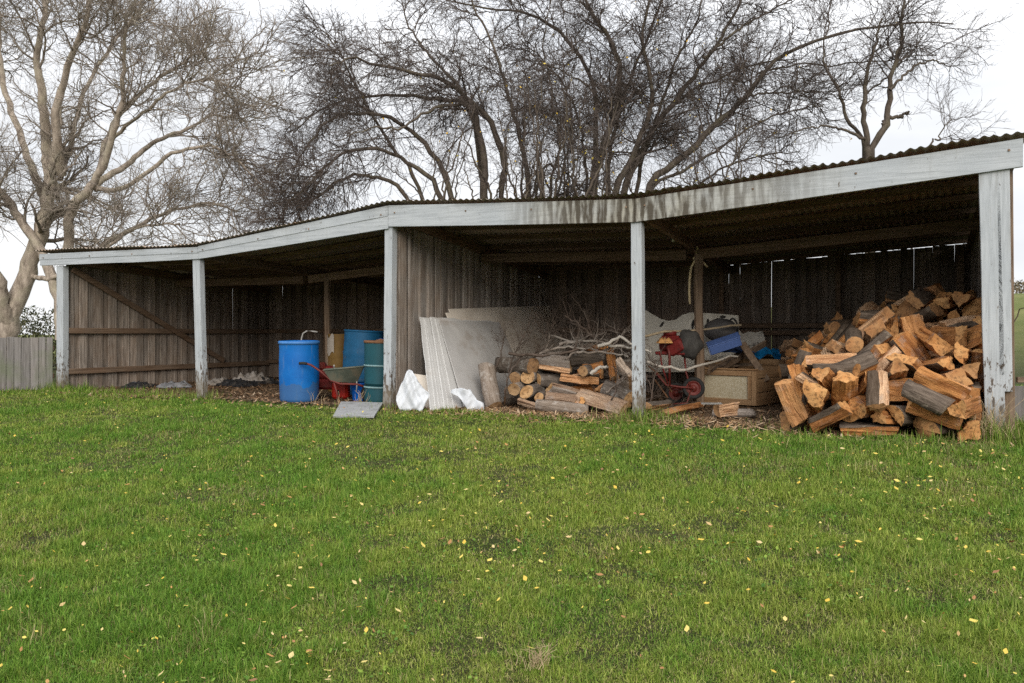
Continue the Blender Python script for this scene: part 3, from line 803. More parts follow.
# the tall many-stemmed tree in the middle
Y = 20.5
limbsC = [
    (L(Y, (596, 330), (592, 199), (601, 156), (613, 117), (619, 70), (606, 36), (594, 18), (572, -30)), .22, .06),
    (L(Y + .4, (590, 330), (592, 190), (594, 136), (588, 80), (560, 40, .5), (520, 16, .7), (470, 10, .8), (430, 0, .9)), .16, .03),
    (L(Y - .3, (612, 330), (613, 199), (632, 156), (644, 117), (650, 90), (644, 40), (652, -20)), .19, .05),
    (L(Y, (622, 330), (625, 195), (640, 155), (654, 124), (680, 86), (703, 58), (724, 25), (745, -20)), .20, .05),
    (L(Y - .6, (640, 330), (646, 195), (668, 168), (695, 145), (717, 122), (737, 99), (757, 74), (778, 54), (815, 38), (869, 25), (915, 18), (948, 22)), .19, .03),
    (L(Y + .3, (632, 330), (634, 200), (650, 140), (676, 100), (716, 80), (760, 62), (800, 60)), .12, .025),
    (L(Y + .6, (605, 330), (608, 190), (616, 130), (640, 60), (664, 10), (680, -40)), .13, .035),
    (L(Y - .2, (655, 330), (662, 196), (690, 186), (720, 166, -.4), (760, 150, -.6), (800, 142, -.8)), .09, .02),
    (L(Y - .4, (648, 330), (650, 198), (690, 170, -.4), (736, 140, -.6), (780, 116, -.8), (820, 106, -1)), .10, .02),
    (L(Y + .5, (580, 330), (586, 180), (580, 130), (566, 90), (545, 60), (520, 40)), .09, .02),
    (L(Y, (703, 58), (740, 30), (780, 8), (830, -10)), .07, .03),
    (L(Y - .5, (737, 99), (770, 90, -.3), (810, 84, -.4), (850, 92, -.5)), .06, .02),
    (L(Y - .5, (757, 74), (800, 62, -.4), (850, 56, -.8), (900, 48, -1), (935, 44, -1.1)), .05, .015),
    (L(Y + .2, (654, 124), (670, 70), (690, 30), (700, -10)), .08, .03),
    (L(Y, (613, 117), (590, 90), (560, 76), (530, 66)), .07, .02),
]
lv = [dict(count=19, length=1.9, ang=(25, 70), rfac=.42, P=10, wander=.20, trop=(.01, 0, .01), tmin=.28, sides=4, rmin=.015),
      dict(count=9, length=1.05, ang=(25, 68), rfac=.5, P=8, wander=.22, trop=(.01, 0, -.01), tmin=.12, sides=3, rmin=.009),
      dict(count=5, length=.62, ang=(25, 68), rfac=.55, P=6, wander=.23, trop=(0, 0, -.01), tmin=.12, sides=3, rmin=.0042),
      dict(count=1, length=.32, ang=(20, 55), rfac=.6, P=4, wander=.12, trop=(0, 0, .0), tmin=.15, sides=3, rmin=.0035)]
bare_tree('bare_tree', 'tall bare tree of many upright dark stems with one long bough reaching right', 'tree', limbsC, lv, 43, (M_bkM, M_twM), 'bare trees behind the shed',
          root=at(620, 330, Y), rsc=.54, leaves=240, leafmat=M_tleaf)

# a thicket of thin suckers between the big stems
rg4 = random.Random(12); Y = 17.6; lt = []
for i in range(52):
    px = rg4.uniform(425, 800) if i % 3 else rg4.uniform(500, 600); dx = rg4.gauss(0, 26); top = rg4.uniform(70, 160) if px < 640 else rg4.uniform(110, 170)
    dy = rg4.uniform(-.8, 1.2)
    lt.append((L(Y, (px, 330, dy), (px + dx * .3, 215, dy), (px + dx * .7, (215 + top) / 2 + rg4.uniform(-8, 8), dy), (px + dx * 1.2, top, dy)), rg4.uniform(.025, .05), .008))
lv = [dict(count=9, length=.9, ang=(25, 70), rfac=.5, P=8, wander=.22, trop=(0, 0, .03), tmin=.4, sides=3, rmin=.006),
      dict(count=6, length=.5, ang=(25, 70), rfac=.55, P=6, wander=.24, trop=(0, 0, 0), tmin=.12, sides=3, rmin=.0042)]
bare_tree('bare_thicket', 'thicket of thin bare stems just behind the middle of the shed roof', 'thicket', lt, lv, 45, (M_bkM, M_twM), None, root=at(610, 330, Y), leaves=160, leafmat=M_tleaf, rlimb=5)

# the slim tree behind the right bay
Y = 18.5
limbsR = [
    (L(Y, (868, 330), (868, 168), (866, 140), (862, 108), (868, 70), (874, 40), (880, 10)), .10, .02),
    (L(Y, (870, 330), (871, 166), (884, 128), (890, 90), (893, 60), (898, 20), (902, -20)), .10, .02),
    (L(Y + .3, (866, 330), (866, 164), (850, 120), (838, 90), (830, 60), (836, 20)), .06, .015),
    (L(Y, (884, 128), (900, 116), (912, 106)), .05, .028),
    (L(Y - .3, (890, 90), (910, 70), (930, 60), (948, 62), (960, 70)), .035, .010),
    (L(Y, (866, 140), (840, 126), (810, 122), (780, 130)), .04, .010),
    (L(Y, (900, 330), (926, 160), (938, 142), (951, 127)), .03, .010),
    (L(Y + .5, (862, 108), (880, 84), (906, 62), (930, 36)), .03, .010),
]
lv = [dict(count=12, length=1.15, ang=(25, 60), rfac=.45, P=8, wander=.13, trop=(0, 0, .02), tmin=.5, sides=4, rmin=.008),
      dict(count=6, length=.7, ang=(22, 58), rfac=.5, P=6, wander=.15, trop=(.01, 0, -.03), tmin=.15, sides=3, rmin=.005),
      dict(count=3, length=.38, ang=(22, 60), rfac=.55, P=5, wander=.15, trop=(0, 0, 0), tmin=.15, sides=3, rmin=.0038)]
bare_tree('bare_tree', 'slim twin-stemmed bare tree standing behind the right bay of the shed', 'tree', limbsR, lv, 44, (M_bkM, M_twM), 'bare trees behind the shed',
          root=at(870, 330, Y))

# ------------------------------------------------------------------ bushes beyond
def bush(name, label, loc, w, d, h, n, seed, mats, leaf=.05, cat='bush', group=None):
    rs = np.random.RandomState(seed)
    th, ph, rr = rs.uniform(0, 2 * np.pi, n), np.arccos(rs.uniform(0, 1, n)), rs.uniform(.25, 1, n) ** .45
    k = .72 + .5 * vnoise(th * 2.2, ph * 3.5, seed)
    c = np.stack([np.cos(th) * np.sin(ph) * w * rr * k, np.sin(th) * np.sin(ph) * d * rr * k, np.cos(ph) * h * rr * k + .05], 1)
    u = rs.randn(n, 3) + np.array([0, 0, .8]); u /= np.linalg.norm(u, axis=1, keepdims=True); s = rs.uniform(.6, 1.5, (n, 1)) * leaf
    v = np.cross(u, rs.randn(n, 3)); v /= np.linalg.norm(v, axis=1, keepdims=True)
    V = np.stack([c - u * s, c + v * s * .3, c + u * s, c - v * s * .3], 1).reshape(-1, 3)
    tr = thing(name, label, cat, loc, group)
    st = np.zeros((26, 5, 3)); 
    for q in range(26):
        e = c[rs.randint(n)]; 
        for m in range(5): st[q, m] = e * (m / 4) + rs.randn(3) * .03 * m
    sv, sq = tubes(st, np.tile(np.linspace(.025, .006, 5), (26, 1)), 4)
    link('stems', np_mesh('stems', sv, [sq], [mats[1]], True), tr)
    link('foliage', np_mesh('foliage', V, [np.arange(n * 4).reshape(-1, 4)], [mats[0]], False), tr)
    return tr
def leaf_mat(name, *stops):
    t = NT(name, .7, .2); c = t.ramp(t.island(), *stops); t.color(c)
    return t.mat
M_bush = leaf_mat('bush_leaves', (0, (.035, .045, .016)), (.6, (.075, .085, .030)), (1, (.14, .12, .06)))
M_scrub = leaf_mat('scrub_leaves', (0, (.06, .05, .03)), (.5, (.12, .095, .055)), (1, (.20, .16, .10)))
p = at(28, 400, 22.0); bush('bush', 'dark green bush behind the paling fence under the pale tree', (p.x, p.y, 0), 1.5, 1.2, 1.75, 5000, 61, (M_bush, M_twM))
p = at(-60, 400, 22.5); bush('bush', 'broad olive bush behind the left end of the fence', (p.x, p.y, 0), 1.7, 1.2, 1.6, 4000, 62, (M_bush, M_twM))
g = random.Random(64)
for i in range(4):
    X = 44 + i * 6.5; Yb = 68 + g.uniform(-3, 3)
    z = float(ground_z(X, Yb))
    bush('bush', 'brown bare scrub bush along the top of the far field', (X, Yb, z - .1), g.uniform(3.2, 4.6), 2.4, g.uniform(1.3, 2.2), 1600, 70 + i, (M_scrub, M_twM), .16, group='scrub bushes along the far field')

# low fence and an arching cane right of the corner post
fm = MB(); g = random.Random(33); p0 = at(1017, 0, 8.6); p0.z = 0
for i in range(14):
    x = p0.x + .02 + i * .118; zz = float(ground_z(x, 8.6))
    fm.plank((x, 8.6 + g.uniform(-.005, .005), zz - .06), (x + g.uniform(-.01, .01), 8.6, zz + .42 + g.uniform(-.02, .02)), .105, .018, up=(1, 0, 0), bev=.003)
lf = obj('paling_fence', fm, M_fence, None, 'low grey paling fence to the right of the big corner post', 'fence')
zz = float(ground_z(p0.x, 8.6))
obj('rail', MB().plank((p0.x - .02, 8.575, zz + .50), (p0.x + 1.7, 8.575, zz + .50), .06, .04), M_rail, lf)

# ------------------------------------------------------------------ drums and barrow in the left bays
M_blue = plain('blue_plastic', (.004, .105, .46), .5, .12, 3, .25, (.12, .16, .22), 4.0, .56, .8)
M_brightblue = plain('bright_blue_plastic', (.008, .20, .58), .5, .10, 4, .4, (.08, .2, .35), 4, .6, .8)
M_teal = plain('teal_paint', (.006, .062, .08), .55, .15, 5, .4, (.09, .06, .04), 7, .62, .72)
M_teal2 = plain('blue_green_paint', (.010, .095, .21), .55, .2, 5, .3, (.10, .08, .06), 6, .6, .72)
M_yellow = plain('rusty_yellow_paint', (.15, .085, .02), .65, .2, 6, .3, (.16, .08, .035), 4, .5, .62)
M_ring = plain('pale_ring', (.17, .27, .28), .5, .15, 10)
M_rust = plain('brown_rust', (.17, .085, .045), .9, .3, 14, .2, (.08, .045, .03), 9)
M_red = plain('faded_red_paint', (.125, .018, .013), .55, .2, 7, .4, (.13, .06, .04), 8, .58, .7)
M_darkred = plain('dark_red_paint', (.15, .016, .014), .6, .25, 7, .3, (.05, .03, .025), 8)
M_black = plain('black_rubber', (.022, .021, .02), .75, .25, 12)
M_steel = plain('dull_steel', (.30, .29, .27), .5, .2, 16, .4, (.16, .10, .06), 9, .6, .72)
M_tray = plain('mud_stained_tray', (.10, .115, .09), .7, .25, 5, .3, (.16, .13, .09), 5, .45, .65)
M_peat = plain('brown_litter', (.20, .105, .055), .95, .35, 22, .1)

def drum_prof(r, h, hoops=True, taper=0.0, wall=.012):
    p = [(0, 0), (r * (.95 - taper), 0), (r * (1 - taper), .02)]
    n = 20
    for i in range(1, n):
        u = i / n; rr = r * (1 - taper * (1 - u)); z = .02 + (h - .04) * u
        if hoops and any(abs(u - q) < .026 for q in (.34, .67)): rr += .010
        p.append((rr, z))
    p += [(r, h - .01), (r * 1.0, h), (r - wall, h), (r - wall - .004, h - .03), (r - wall - .004, h * .25)]
    return p + [(0, h * .25)]

# blue plastic drum, open top
c = on(299.5, 402.5); c = c + Vector((-.08, .29, 0)); c.z = .0
M = Matrix.Translation(c) @ Matrix.Rotation(R(1.2), 4, 'X')
r = .293; h = .90
pr = [(0, 0), (r * .90, 0), (r * .955, .015), (r * .965, .05)] + [(r * (.965 + .03 * math.sin(u * math.pi) ), .05 + (h - .12) * u) for u in [i / 14 for i in range(1, 14)]] + [(r * .985, h - .075), (r * .985, h - .05)]
tb = NT('scuffed_blue_plastic', .5, .25); ob = tb.obj(); zb_ = tb.sep(ob)[2]
cb_ = tb.mix(tb.ramp(tb.noise(ob, 2.2, 5), (.35, 0.0), (.7, 1.0)), (.003, .105, .38), (.008, .155, .48))
cb_ = tb.mix(tb.ramp(tb.noise(tb.map(ob, (9, 9, 2.2)), 1.6, 6, .7), (.56, 0.0), (.72, .55)), cb_, (.13, .20, .30))
cb_ = tb.mix(tb.ramp(tb.math('ADD', zb_, tb.math('MULTIPLY', tb.noise(ob, 7, 5), -.5)), (-.40, .55), (.02, 0.0)), cb_, (.06, .10, .16))
cb_ = tb.mix(tb.ramp(tb.noise(tb.map(ob, (3, 3, 26)), 2.0, 4, .6), (.64, 0.0), (.70, .5)), cb_, (.004, .05, .24))
M_drumblue = tb.color(cb_).mat
dr = obj('blue_drum', MB().lathe(pr + [(r * .985, h - .012), (r * .985, h), (r * .93, h), (r * .925, h - .03), (r * .92, .3), (0, .29)], 48, M), M_drumblue, None,
         'big open-topped bright blue plastic drum standing at the edge of the grass', 'drum')
obj('rim', MB().lathe([(r * .99, h - .05), (r * 1.03, h - .048), (r * 1.035, h - .008), (r * .99, h - .004)], 48, M), plain('rim_plastic', (.05, .17, .42), .5), dr)

# bent rod behind it
c2 = c + Vector((.02, .62, 0))
rp = [c2 + Vector(v) for v in ((-.16, 0, 0), (-.17, 0, .5), (-.155, 0, .93), (-.13, 0, 1.01), (-.07, 0, 1.05), (.02, 0, 1.045), (.10, 0, 1.03))]
obj('bent_rod', MB().tube(rp, .012, 8), M_steel, None, 'thin bent grey metal rod sticking up behind the big blue drum', 'rod')

# teal drum with pale hoops and a rusty top
c = on(375, 404.5) + Vector((.02, .22, 0)); c.z = 0
M = Matrix.Translation(c) @ Matrix.Rotation(R(1.5), 4, 'Y'); r = .232; h = .90
td = obj('teal_drum', MB().lathe(drum_prof(r, h, False, .10), 40, M), M_teal, None, 'dark teal drum with two pale hoops filled with brown litter', 'drum')
for z in (.235, .545):
    rr = r * (.90 + .10 * (z / h))
    obj('hoop', MB().lathe([(rr - .003, z - .014), (rr + .010, z - .010), (rr + .012, z), (rr + .010, z + .010), (rr - .003, z + .014)], 40, M), M_ring, td)
obj('rim', MB().lathe([(r - .002, h - .035), (r + .010, h - .03), (r + .012, h), (r - .012, h + .006)], 40, M), M_rust, td)
g = random.Random(4); P = []
for i in range(9):
    P.append([M @ Vector((r * .93 * i / 8 * math.cos(k * math.pi / 12), r * .93 * i / 8 * math.sin(k * math.pi / 12), h - .06 + .09 * (1 - i / 8) + g.uniform(-.008, .008) + .06 * i / 8 * math.sin(k * math.pi / 12))) for k in range(25)])
obj('contents', MB().grid(P), M_peat, td)

# bright blue drum behind it
c = on(368, 395.5) + Vector((0, .28, 0)); c.z = 0
M = Matrix.Translation(c) @ Matrix.Rotation(R(2), 4, 'Y'); r, h = .285, .93
bd = obj('small_blue_drum', MB().lathe(drum_prof(r, h, True, .02), 40, M), M_brightblue, None, 'light blue plastic drum half hidden between the barrow and the teal drum', 'drum')
obj('rim', MB().lathe([(r, h - .05), (r + .01, h - .045), (r + .012, h), (r - .01, h + .003)], 40, M), M_blue, bd)
# blue-green steel drum at the back, tipped a little
c = at(361, 388, 12.95); c.z = 0
M = Matrix.Translation(c) @ Matrix.Rotation(R(3), 4, 'Y'); r, h = .32, 1.06
gd = obj('steel_drum', MB().lathe(drum_prof(r, h, True), 40, M), M_teal2, None, 'tall dull blue steel drum standing at the back of the drums', 'drum')
obj('rim', MB().lathe([(r, h - .03), (r + .012, h - .025), (r + .014, h), (r - .01, h + .004)], 40, M), M_teal2, gd)
c = at(338.5, 388, 13.6); c.z = 0
M = Matrix.Translation(c); r, h = .18, 1.0
yd = obj('yellow_drum', MB().lathe(drum_prof(r, h, True), 36, M), M_yellow, None, 'rust-streaked yellow drum beside the brown inner post', 'drum')
obj('torn_label', MB().grid([[M @ Vector((.193 * math.cos(R(an)), .193 * math.sin(R(an)), z + .04 * math.sin(an * .13 + z * 20))) for an in range(205, 262, 6)] for z in (.66, .74, .82, .90, .97)]), plain('faded_grey_label', (.32, .28, .24), .9), yd)

# wheelbarrow
wb = thing('wheelbarrow', 'mud-stained wheelbarrow with red handles between the blue and teal drums', 'wheelbarrow', on(340, 401))
Yw = 11.35
def wp(px, py, d=0.0): return at(px, py, Yw + d)
r4 = [wp(323.5, 370.2), wp(364, 366.4), wp(364.5, 366.2, .58), wp(325, 369.2, .56)]            # top of the tray
b4 = [wp(331.5, 382, .08), wp(357, 382.8, .08), wp(357.5, 382.2, .48), wp(332.5, 381.5, .48)]
mb = MB()
def loft(a, b, n=5):
    return [[a[i] + (b[i] - a[i]) * (q / n) for i in (0, 1, 2, 3, 0)] for q in range(n + 1)]
mb.grid(loft(r4, b4)); mb.add(b4, [(0, 1, 2, 3)])
inn = [p + Vector((0, 0, .004)) for p in r4]; cen = sum(inn, Vector()) / 4; inn = [p + (cen - p) * .03 for p in inn]
inb = [p + Vector((0, 0, .012)) for p in b4]
mb.grid(loft(inn, inb)); mb.add(inb, [(3, 2, 1, 0)])
mb.add(r4 + inn, [(i, (i + 1) % 4, 4 + (i + 1) % 4, 4 + i) for i in range(4)])
obj('tray', mb, M_tray, wb)
obj('tray_rim', MB().tube(r4 + [r4[0]], .011, 8), M_tray, wb)
for d in (.08, .46):
    obj('handle', MB().tube([wp(305, 363.2, d - .05), wp(311, 365, d - .03), wp(320, 371, d), wp(331, 380.5, d), wp(340, 384, d), wp(357, 384.2, d), wp(368, 388, d * .6 + .1)], .0155, 8), M_red, wb)
    obj('grip', MB().tube([wp(299, 363.4, d - .06), wp(303, 363.2, d - .055), wp(307, 363.8, d - .045)], .021, 8), M_black, wb)
    obj('leg', MB().tube([wp(334, 382.5, d), wp(337, 393, d), wp(338.5, 402, d)], .013, 8), M_red, wb)
    obj('stay', MB().tube([wp(355.5, 368.5, d), wp(357, 384, d), wp(356.5, 392, d)], .009, 6), M_steel, wb)
Mw = Matrix.Translation(at(372, 393, Yw + .28)) @ Matrix.Rotation(R(90), 4, 'X')
obj('wheel', MB().lathe([(.10, -.03), (.15, -.035), (.17, 0), (.15, .035), (.10, .03), (.10, -.03)], 28, Mw), M_black, wb)

# red can under the tray
c = on(339, 399.5); c.z = 0; c.y += .15
mb = MB().box((0, 0, .13), (.26, .17, .26), Matrix.Translation(c) @ Matrix.Rotation(R(-8), 4, 'Z'), 0, .035)
rc = obj('fuel_can', mb, plain('bright_red_plastic', (.55, .03, .018), .4, .08), None, 'bright red can standing on the litter under the wheelbarrow tray', 'can')
obj('carry_handle', MB().tube([c + Vector(v) for v in ((-.07, 0, .25), (-.06, 0, .285), (0, 0, .295), (.06, 0, .285), (.07, 0, .25))], .012, 8), M_red, rc)
obj('cap', MB().lathe([(.022, .25), (.022, .29), (0, .292)], 14, Matrix.Translation(c + Vector((.095, 0, 0)))), M_black, rc)

# dark red engine machine behind the barrow
c = at(326, 392, 12.3); c.z = 0
mc = thing('garden_machine', 'dark red garden machine behind the wheelbarrow beside the blue drum', 'machine', c)
T = Matrix.Translation(c)
obj('deck', MB().box((0, 0, .22), (.46, .40, .16), T, 0, .04), M_darkred, mc)
obj('engine', MB().lathe([(0, .30), (.15, .30), (.16, .36), (.15, .46), (.10, .50), (0, .51)], 20, T), M_darkred, mc)
obj('tank', MB().box((-.08, -.08, .50), (.20, .18, .12), T, 0, .03), M_red, mc)
for sx in (-.19, .19):
    obj('handle', MB().tube([c + Vector(v) for v in ((sx, .1, .25), (sx * .9, -.12, .42), (sx * .85 + .04, -.34, .52))], .013, 8), M_steel, mc)
    for sy in (-.16, .16):
        obj('wheel', MB().lathe([(0, -.025), (.07, -.025), (.095, -.018), (.10, 0), (.095, .018), (.07, .025), (0, .025)], 20, T @ Matrix.Translation((sx * 1.3, sy, .10)) @ Matrix.Rotation(R(90), 4, 'Y')), M_black, mc)
# blue bucket near the teal drum
c = on(358.5, 401.5); c.z = 0; c.y += .1
bk = obj('bucket', MB().lathe([(0, 0), (.10, 0), (.105, .01), (.135, .27), (.14, .275), (.132, .275), (.10, .02), (0, .02)], 28, Matrix.Translation(c)), M_blue, None, 'small dark blue bucket behind the wheelbarrow leg and the teal drum', 'bucket')
obj('rim', MB().lathe([(.134, .25), (.146, .252), (.147, .278), (.132, .279)], 28, Matrix.Translation(c)), M_blue, bk)
# slab lying on the grass
mb = MB(); o4 = [on(341, 404.5, .03), on(383, 404.8, .04), on(374, 417.5, .0), on(333, 416, .0)]
zz = [.05, .05, -.005, -.02]; o4 = [Vector((p.x, p.y, z)) for p, z in zip(o4, zz)]
mid = [o4[0], o4[0].lerp(o4[1], .4) + Vector((0, .02, 0)), o4[1], o4[1].lerp(o4[2], .5), o4[2], o4[2].lerp(o4[3], .35), o4[2].lerp(o4[3], .8) + Vector((0, -.02, 0)), o4[3], o4[3].lerp(o4[0], .6)]
mb.prism(mid, (0, 0, 1), .022)
obj('concrete_slab', mb, plain('grey_concrete', (.25, .25, .25), .9, .2, 9, .2, (.13, .13, .12), 5, .55, .7), None, 'flat grey slab lying on the grass before the teal drum', 'slab')

# ------------------------------------------------------------------ crumpled rags and sheeting on the floor of the left bay
def crumple(name, c, w, d, h, seed, mat, label, cat, rot=0, group=None, parent=None, n=26, fold=3.0):
    P = []; cr, sr = math.cos(rot), math.sin(rot)
    for i in range(n + 1):
        row = []
        for j in range(n + 1):
            u, v = i / n * 2 - 1, j / n * 2 - 1
            rad = 1 + .35 * (float(vnoise(math.atan2(v, u + 1e-6) * 1.6 + 9, seed * 3.1, seed)) - .5)
            x, y = u * w / 2 * rad, v * d / 2 * rad
            e = max(abs(u), abs(v))
            q = abs(mnoise.noise(Vector((u * fold, v * fold, seed)))) + .5 * abs(mnoise.noise(Vector((u * fold * 2.3, v * fold * 2.3, seed + 5))))
            z = h * (1 - e ** 2.5) * (.30 + 1.0 * q) + .012 + .012 * mnoise.noise(Vector((u * 6, v * 6, seed + 9)))
            x += .05 * mnoise.noise(Vector((u * 3, v * 3, seed + 2))) * w; y += .05 * mnoise.noise(Vector((u * 3, v * 3, seed + 3))) * d
            row.append((c.x + x * cr - y * sr, c.y + x * sr + y * cr, c.z + z))
        P.append(row)
    return obj(name, MB().grid(P, 0, True), mat, parent, label, cat, group)
M_bsheet = plain('dusty_blue_sheeting', (.10, .13, .17), .6, .3, 8, .4, (.16, .13, .10), 7, .5, .65)
M_gcloth = plain('grey_cloth', (.20, .20, .21), .9, .25, 8, .2, (.10, .08, .06), 6)
M_pcloth = plain('pale_cloth', (.30, .27, .245), .9, .2, 8, .2, (.18, .14, .10), 6, .5, .68)
M_blackp = plain('black_plastic', (.03, .03, .032), .4, .3, 8, .5, (.14, .11, .08), 8, .55, .7)
for px, row, w, d, h, sd, mt, lab in (
        (116, 385.5, .75, .5, .13, 1, M_bsheet, 'dusty blue plastic sheeting crumpled beside the left end wall'),
        (140, 387.5, .5, .4, .09, 2, M_blackp, 'dark crumpled sheeting between the blue sheeting and the blue cloth'),
        (156, 381, .42, .35, .10, 3, M_bsheet, 'small blue-grey cloth lying by the end wall foot'),
        (176, 379, .55, .4, .16, 4, M_gcloth, 'grey cloth heaped highest before the second white post'),
        (175, 387.5, .55, .4, .10, 5, M_gcloth, 'grey cloth lying flat below the heaped grey cloth'),
        (193, 379.5, .5, .35, .13, 6, M_pcloth, 'pale cloth bundle just left of the second white post'),
        (217, 385, .6, .4, .12, 7, M_pcloth, 'pale brown cloth just right of the second white post'),
        (236, 386, .9, .45, .12, 8, M_blackp, 'long black plastic sheeting between second post and blue drum'),
        (252, 381, .6, .4, .15, 9, M_pcloth, 'pale streaked cloth on top of the black sheeting'),
        (262, 384, .6, .4, .13, 10, M_blackp, 'black plastic bundle nearest the blue drum')):
    crumple('crumpled_sheet', on(px, row, .0) if sd != 9 else on(px, row, .06), w * 1.1, d * 1.15, h * 1.25, sd, mt, lab, 'sheet', rot=sd * .7)
for px, row, lab in ((243, 376.5, 'small white lump on the brown litter behind the black sheeting'), (252, 377.5, 'larger curved white lump on the litter near the blue drum')):
    crumple('white_lump', on(px, row, 0), .16, .12, .13, px, M_pcloth, lab, 'lump', n=10)

# ------------------------------------------------------------------ plaster sheets along the partition
M_plas = plain('dusty_plasterboard', (.46, .445, .43), .9, .10, 3, .2, (.24, .17, .115), 1.1, .50, .72)
M_plasw = plain('white_plasterboard', (.54, .53, .515), .9, .10, 3, .2, (.30, .23, .17), 1.4, .55, .75)
M_plas2 = plain('stained_plasterboard', (.68, .61, .53), .9, .12, 3, .2, (.34, .25, .17), .9, .46, .70)
M_white = plain('white_plastic_sheet', (.55, .57, .60), .55, .06, 6, .4, (.5, .48, .45), 6, .62, .75)
def sheet(a_top, z_top, b0, b1, a_bot, z_bot, bb0, bb1, t, mat, label, chip=0, seed=1, z_far=None):
    """a leaning sheet: top edge at a_top from b0 to b1, bottom edge at a_bot from bb0 to bb1"""
    g = random.Random(seed)
    A, B, Cc, D = S(a_bot, bb0, z_bot), S(a_bot, bb1, z_bot), S(a_top, b1, z_top if z_far is None else z_far), S(a_top, b0, z_top)
    n = (B - A).cross(D - A).normalized()
    out = []
    for p, q, k in ((A, B, 8), (B, Cc, 8), (Cc, D, 12), (D, A, 12)):
        for i in range(k):
            e = p.lerp(q, i / k); inw = ((A + B + Cc + D) / 4 - e).normalized()
            out.append(e + inw * (g.uniform(0, chip) if i else 0))
    return obj('plaster_sheet', MB().prism(out, n, t), mat, None, label, 'sheet', 'plaster sheets leaning on the partition')
sheet(7.30, 1.37, 1.28, 4.86, 7.92, .01, 1.28, 4.86, .012, M_plas2, 'largest brown-stained plaster sheet, its top edge highest against the partition', .006, 2, 1.54)
sheet(7.33, 1.31, 1.15, 4.70, 7.96, .01, 1.2, 4.70, .012, M_plas2, 'stained plaster sheet second highest, just before the largest one', .006, 3, 1.47)
for i in range(6):
    aa = i / 5
    sheet(7.29 + .11 * aa, 1.235 - .012 * (i % 3), .53 + .21 * aa + (.0, .03, -.01, .035, .0, .02)[i], 2.5, 7.99 + .10 * aa, .0, -.25 + .40 * aa, 2.2, (.012, .02, .012, .024, .012, .016)[i], M_plasw,
          ['leftmost pale edge-on plaster sheet in the fanned stack', 'second edge-on plaster sheet from the left in the fanned stack', 'third edge-on plaster sheet from the left in the fanned stack',
           'fourth edge-on plaster sheet from the left in the fanned stack', 'fifth edge-on plaster sheet from the left in the fanned stack', 'last edge-on plaster sheet of the fan, next to the broad grey one'][i], .014, 10 + i)
sheet(7.44, 1.19, .80, 2.6, 8.17, .0, .30, 2.4, .014, M_plas, 'broad light grey plaster sheet in front with a brown stain', .004, 20)

def torn(c, pts, seed, label, lean=.25, mat=M_white):
    """a torn white plastic sheet standing in stiff folds; pts = outline (x right, z up)"""
    g = random.Random(seed); n = 22
    xs = [p[0] for p in pts]; x0, x1 = min(xs), max(xs); P = []
    top = [p for p in pts]
    for i in range(n + 1):
        x = x0 + (x1 - x0) * i / n
        for k in range(len(top) - 1):
            if top[k][0] <= x <= top[k + 1][0] + 1e-6:
                q = (x - top[k][0]) / max(1e-6, top[k + 1][0] - top[k][0])
                zt = top[k][1] + (top[k + 1][1] - top[k][1]) * q; zb = top[k][2] + (top[k + 1][2] - top[k][2]) * q; break
        row = []
        for j in range(13):
            v = j / 12; z = zb + (zt - zb) * v
            rd = lambda X, Z, k: 1 - 2 * abs(mnoise.noise(Vector((X, Z, seed + k))))
            f = .05 * rd(x * 7 + z * 2, z * 1.3, 0) + .016 * rd(x * 13 - z * 7, z * 5, 3)
            row.append(c + Vector((x + .018 * mnoise.noise(Vector((x * 8, z * 8, seed + 1))), lean * z + f * 1.5, z + .02 * mnoise.noise(Vector((x * 24, 5, seed))) * v)))
        P.append(row)
    o = obj('torn_plastic', MB().grid(P, 0, True), mat, None, label, 'sheet')
    s = o.modifiers.new('thickness', 'SOLIDIFY'); s.thickness = .006
    return o
c = on(412, 411.5)
torn(c, [(-.22, .19, .14), (-.16, .36, 0), (-.08, .52, .0), (-.03, .53, 0), (.06, .38, .02), (.12, .30, -.01), (.20, .22, .16), (.215, .20, .18)], 3, 'stiff white torn plastic standing at the foot of the partition front')
c = on(465, 411)
torn(c, [(-.20, .26, .22), (-.10, .29, .18), (.0, .28, .05), (.06, .27, -.02), (.12, .19, -.01), (.16, .13, 0), (.24, .10, -.02), (.25, .06, 0)], 8, 'crumpled white torn plastic hanging on the broad grey plaster sheet', .3)
# offcut behind the first torn piece
obj('board_offcut', MB().prism([S(7.42, .10, -.02), S(7.75, .22, -.02), S(7.68, .30, .42), S(7.38, .2, .46)], BD, .02), M_plas2, None, 'dull grey board offcut behind the standing white plastic', 'board')

# ------------------------------------------------------------------ logs and branches in the middle bay
LG = [mat_bark('log_bark', (.06, .05, .042), (.24, .20, .17), (.36, .34, .31)), FW[1], mat_end('log_end', (.34, .19, .08), (.48, .30, .15))]
LGp = [mat_bark('pale_log_bark', (.16, .13, .11), (.40, .35, .31), (.50, .47, .44)), mat_split('pale_split', (.58, .47, .37), (.46, .34, .24), (.34, .21, .13)), mat_end('pale_log_end', (.46, .28, .13), (.60, .42, .24))]
def log(p0, p1, r, label, mats=LG, seed=1, kind='round', cat='log', group='logs stacked in the middle bay', name='log', roll=0.0, squash=1.0):
    p0, p1 = Vector(p0), Vector(p1); d = p1 - p0
    me = piece_mesh(name, kind, d.length, r, 500 + seed, mats)
    o = link(name, me); o.location = (p0 + p1) / 2
    q = d.to_track_quat('X', 'Z'); o.rotation_mode = 'QUATERNION'; o.rotation_quaternion = q @ Quaternion((1, 0, 0), roll)
    if squash != 1: o.scale = (1, 1, squash)
    WO[o.name] = o.location.copy()
    return tag(o, label, cat, group)
c0, c1 = on(494, 407.5, .02), at(487, 366.5, 10.9); c0.y += .1
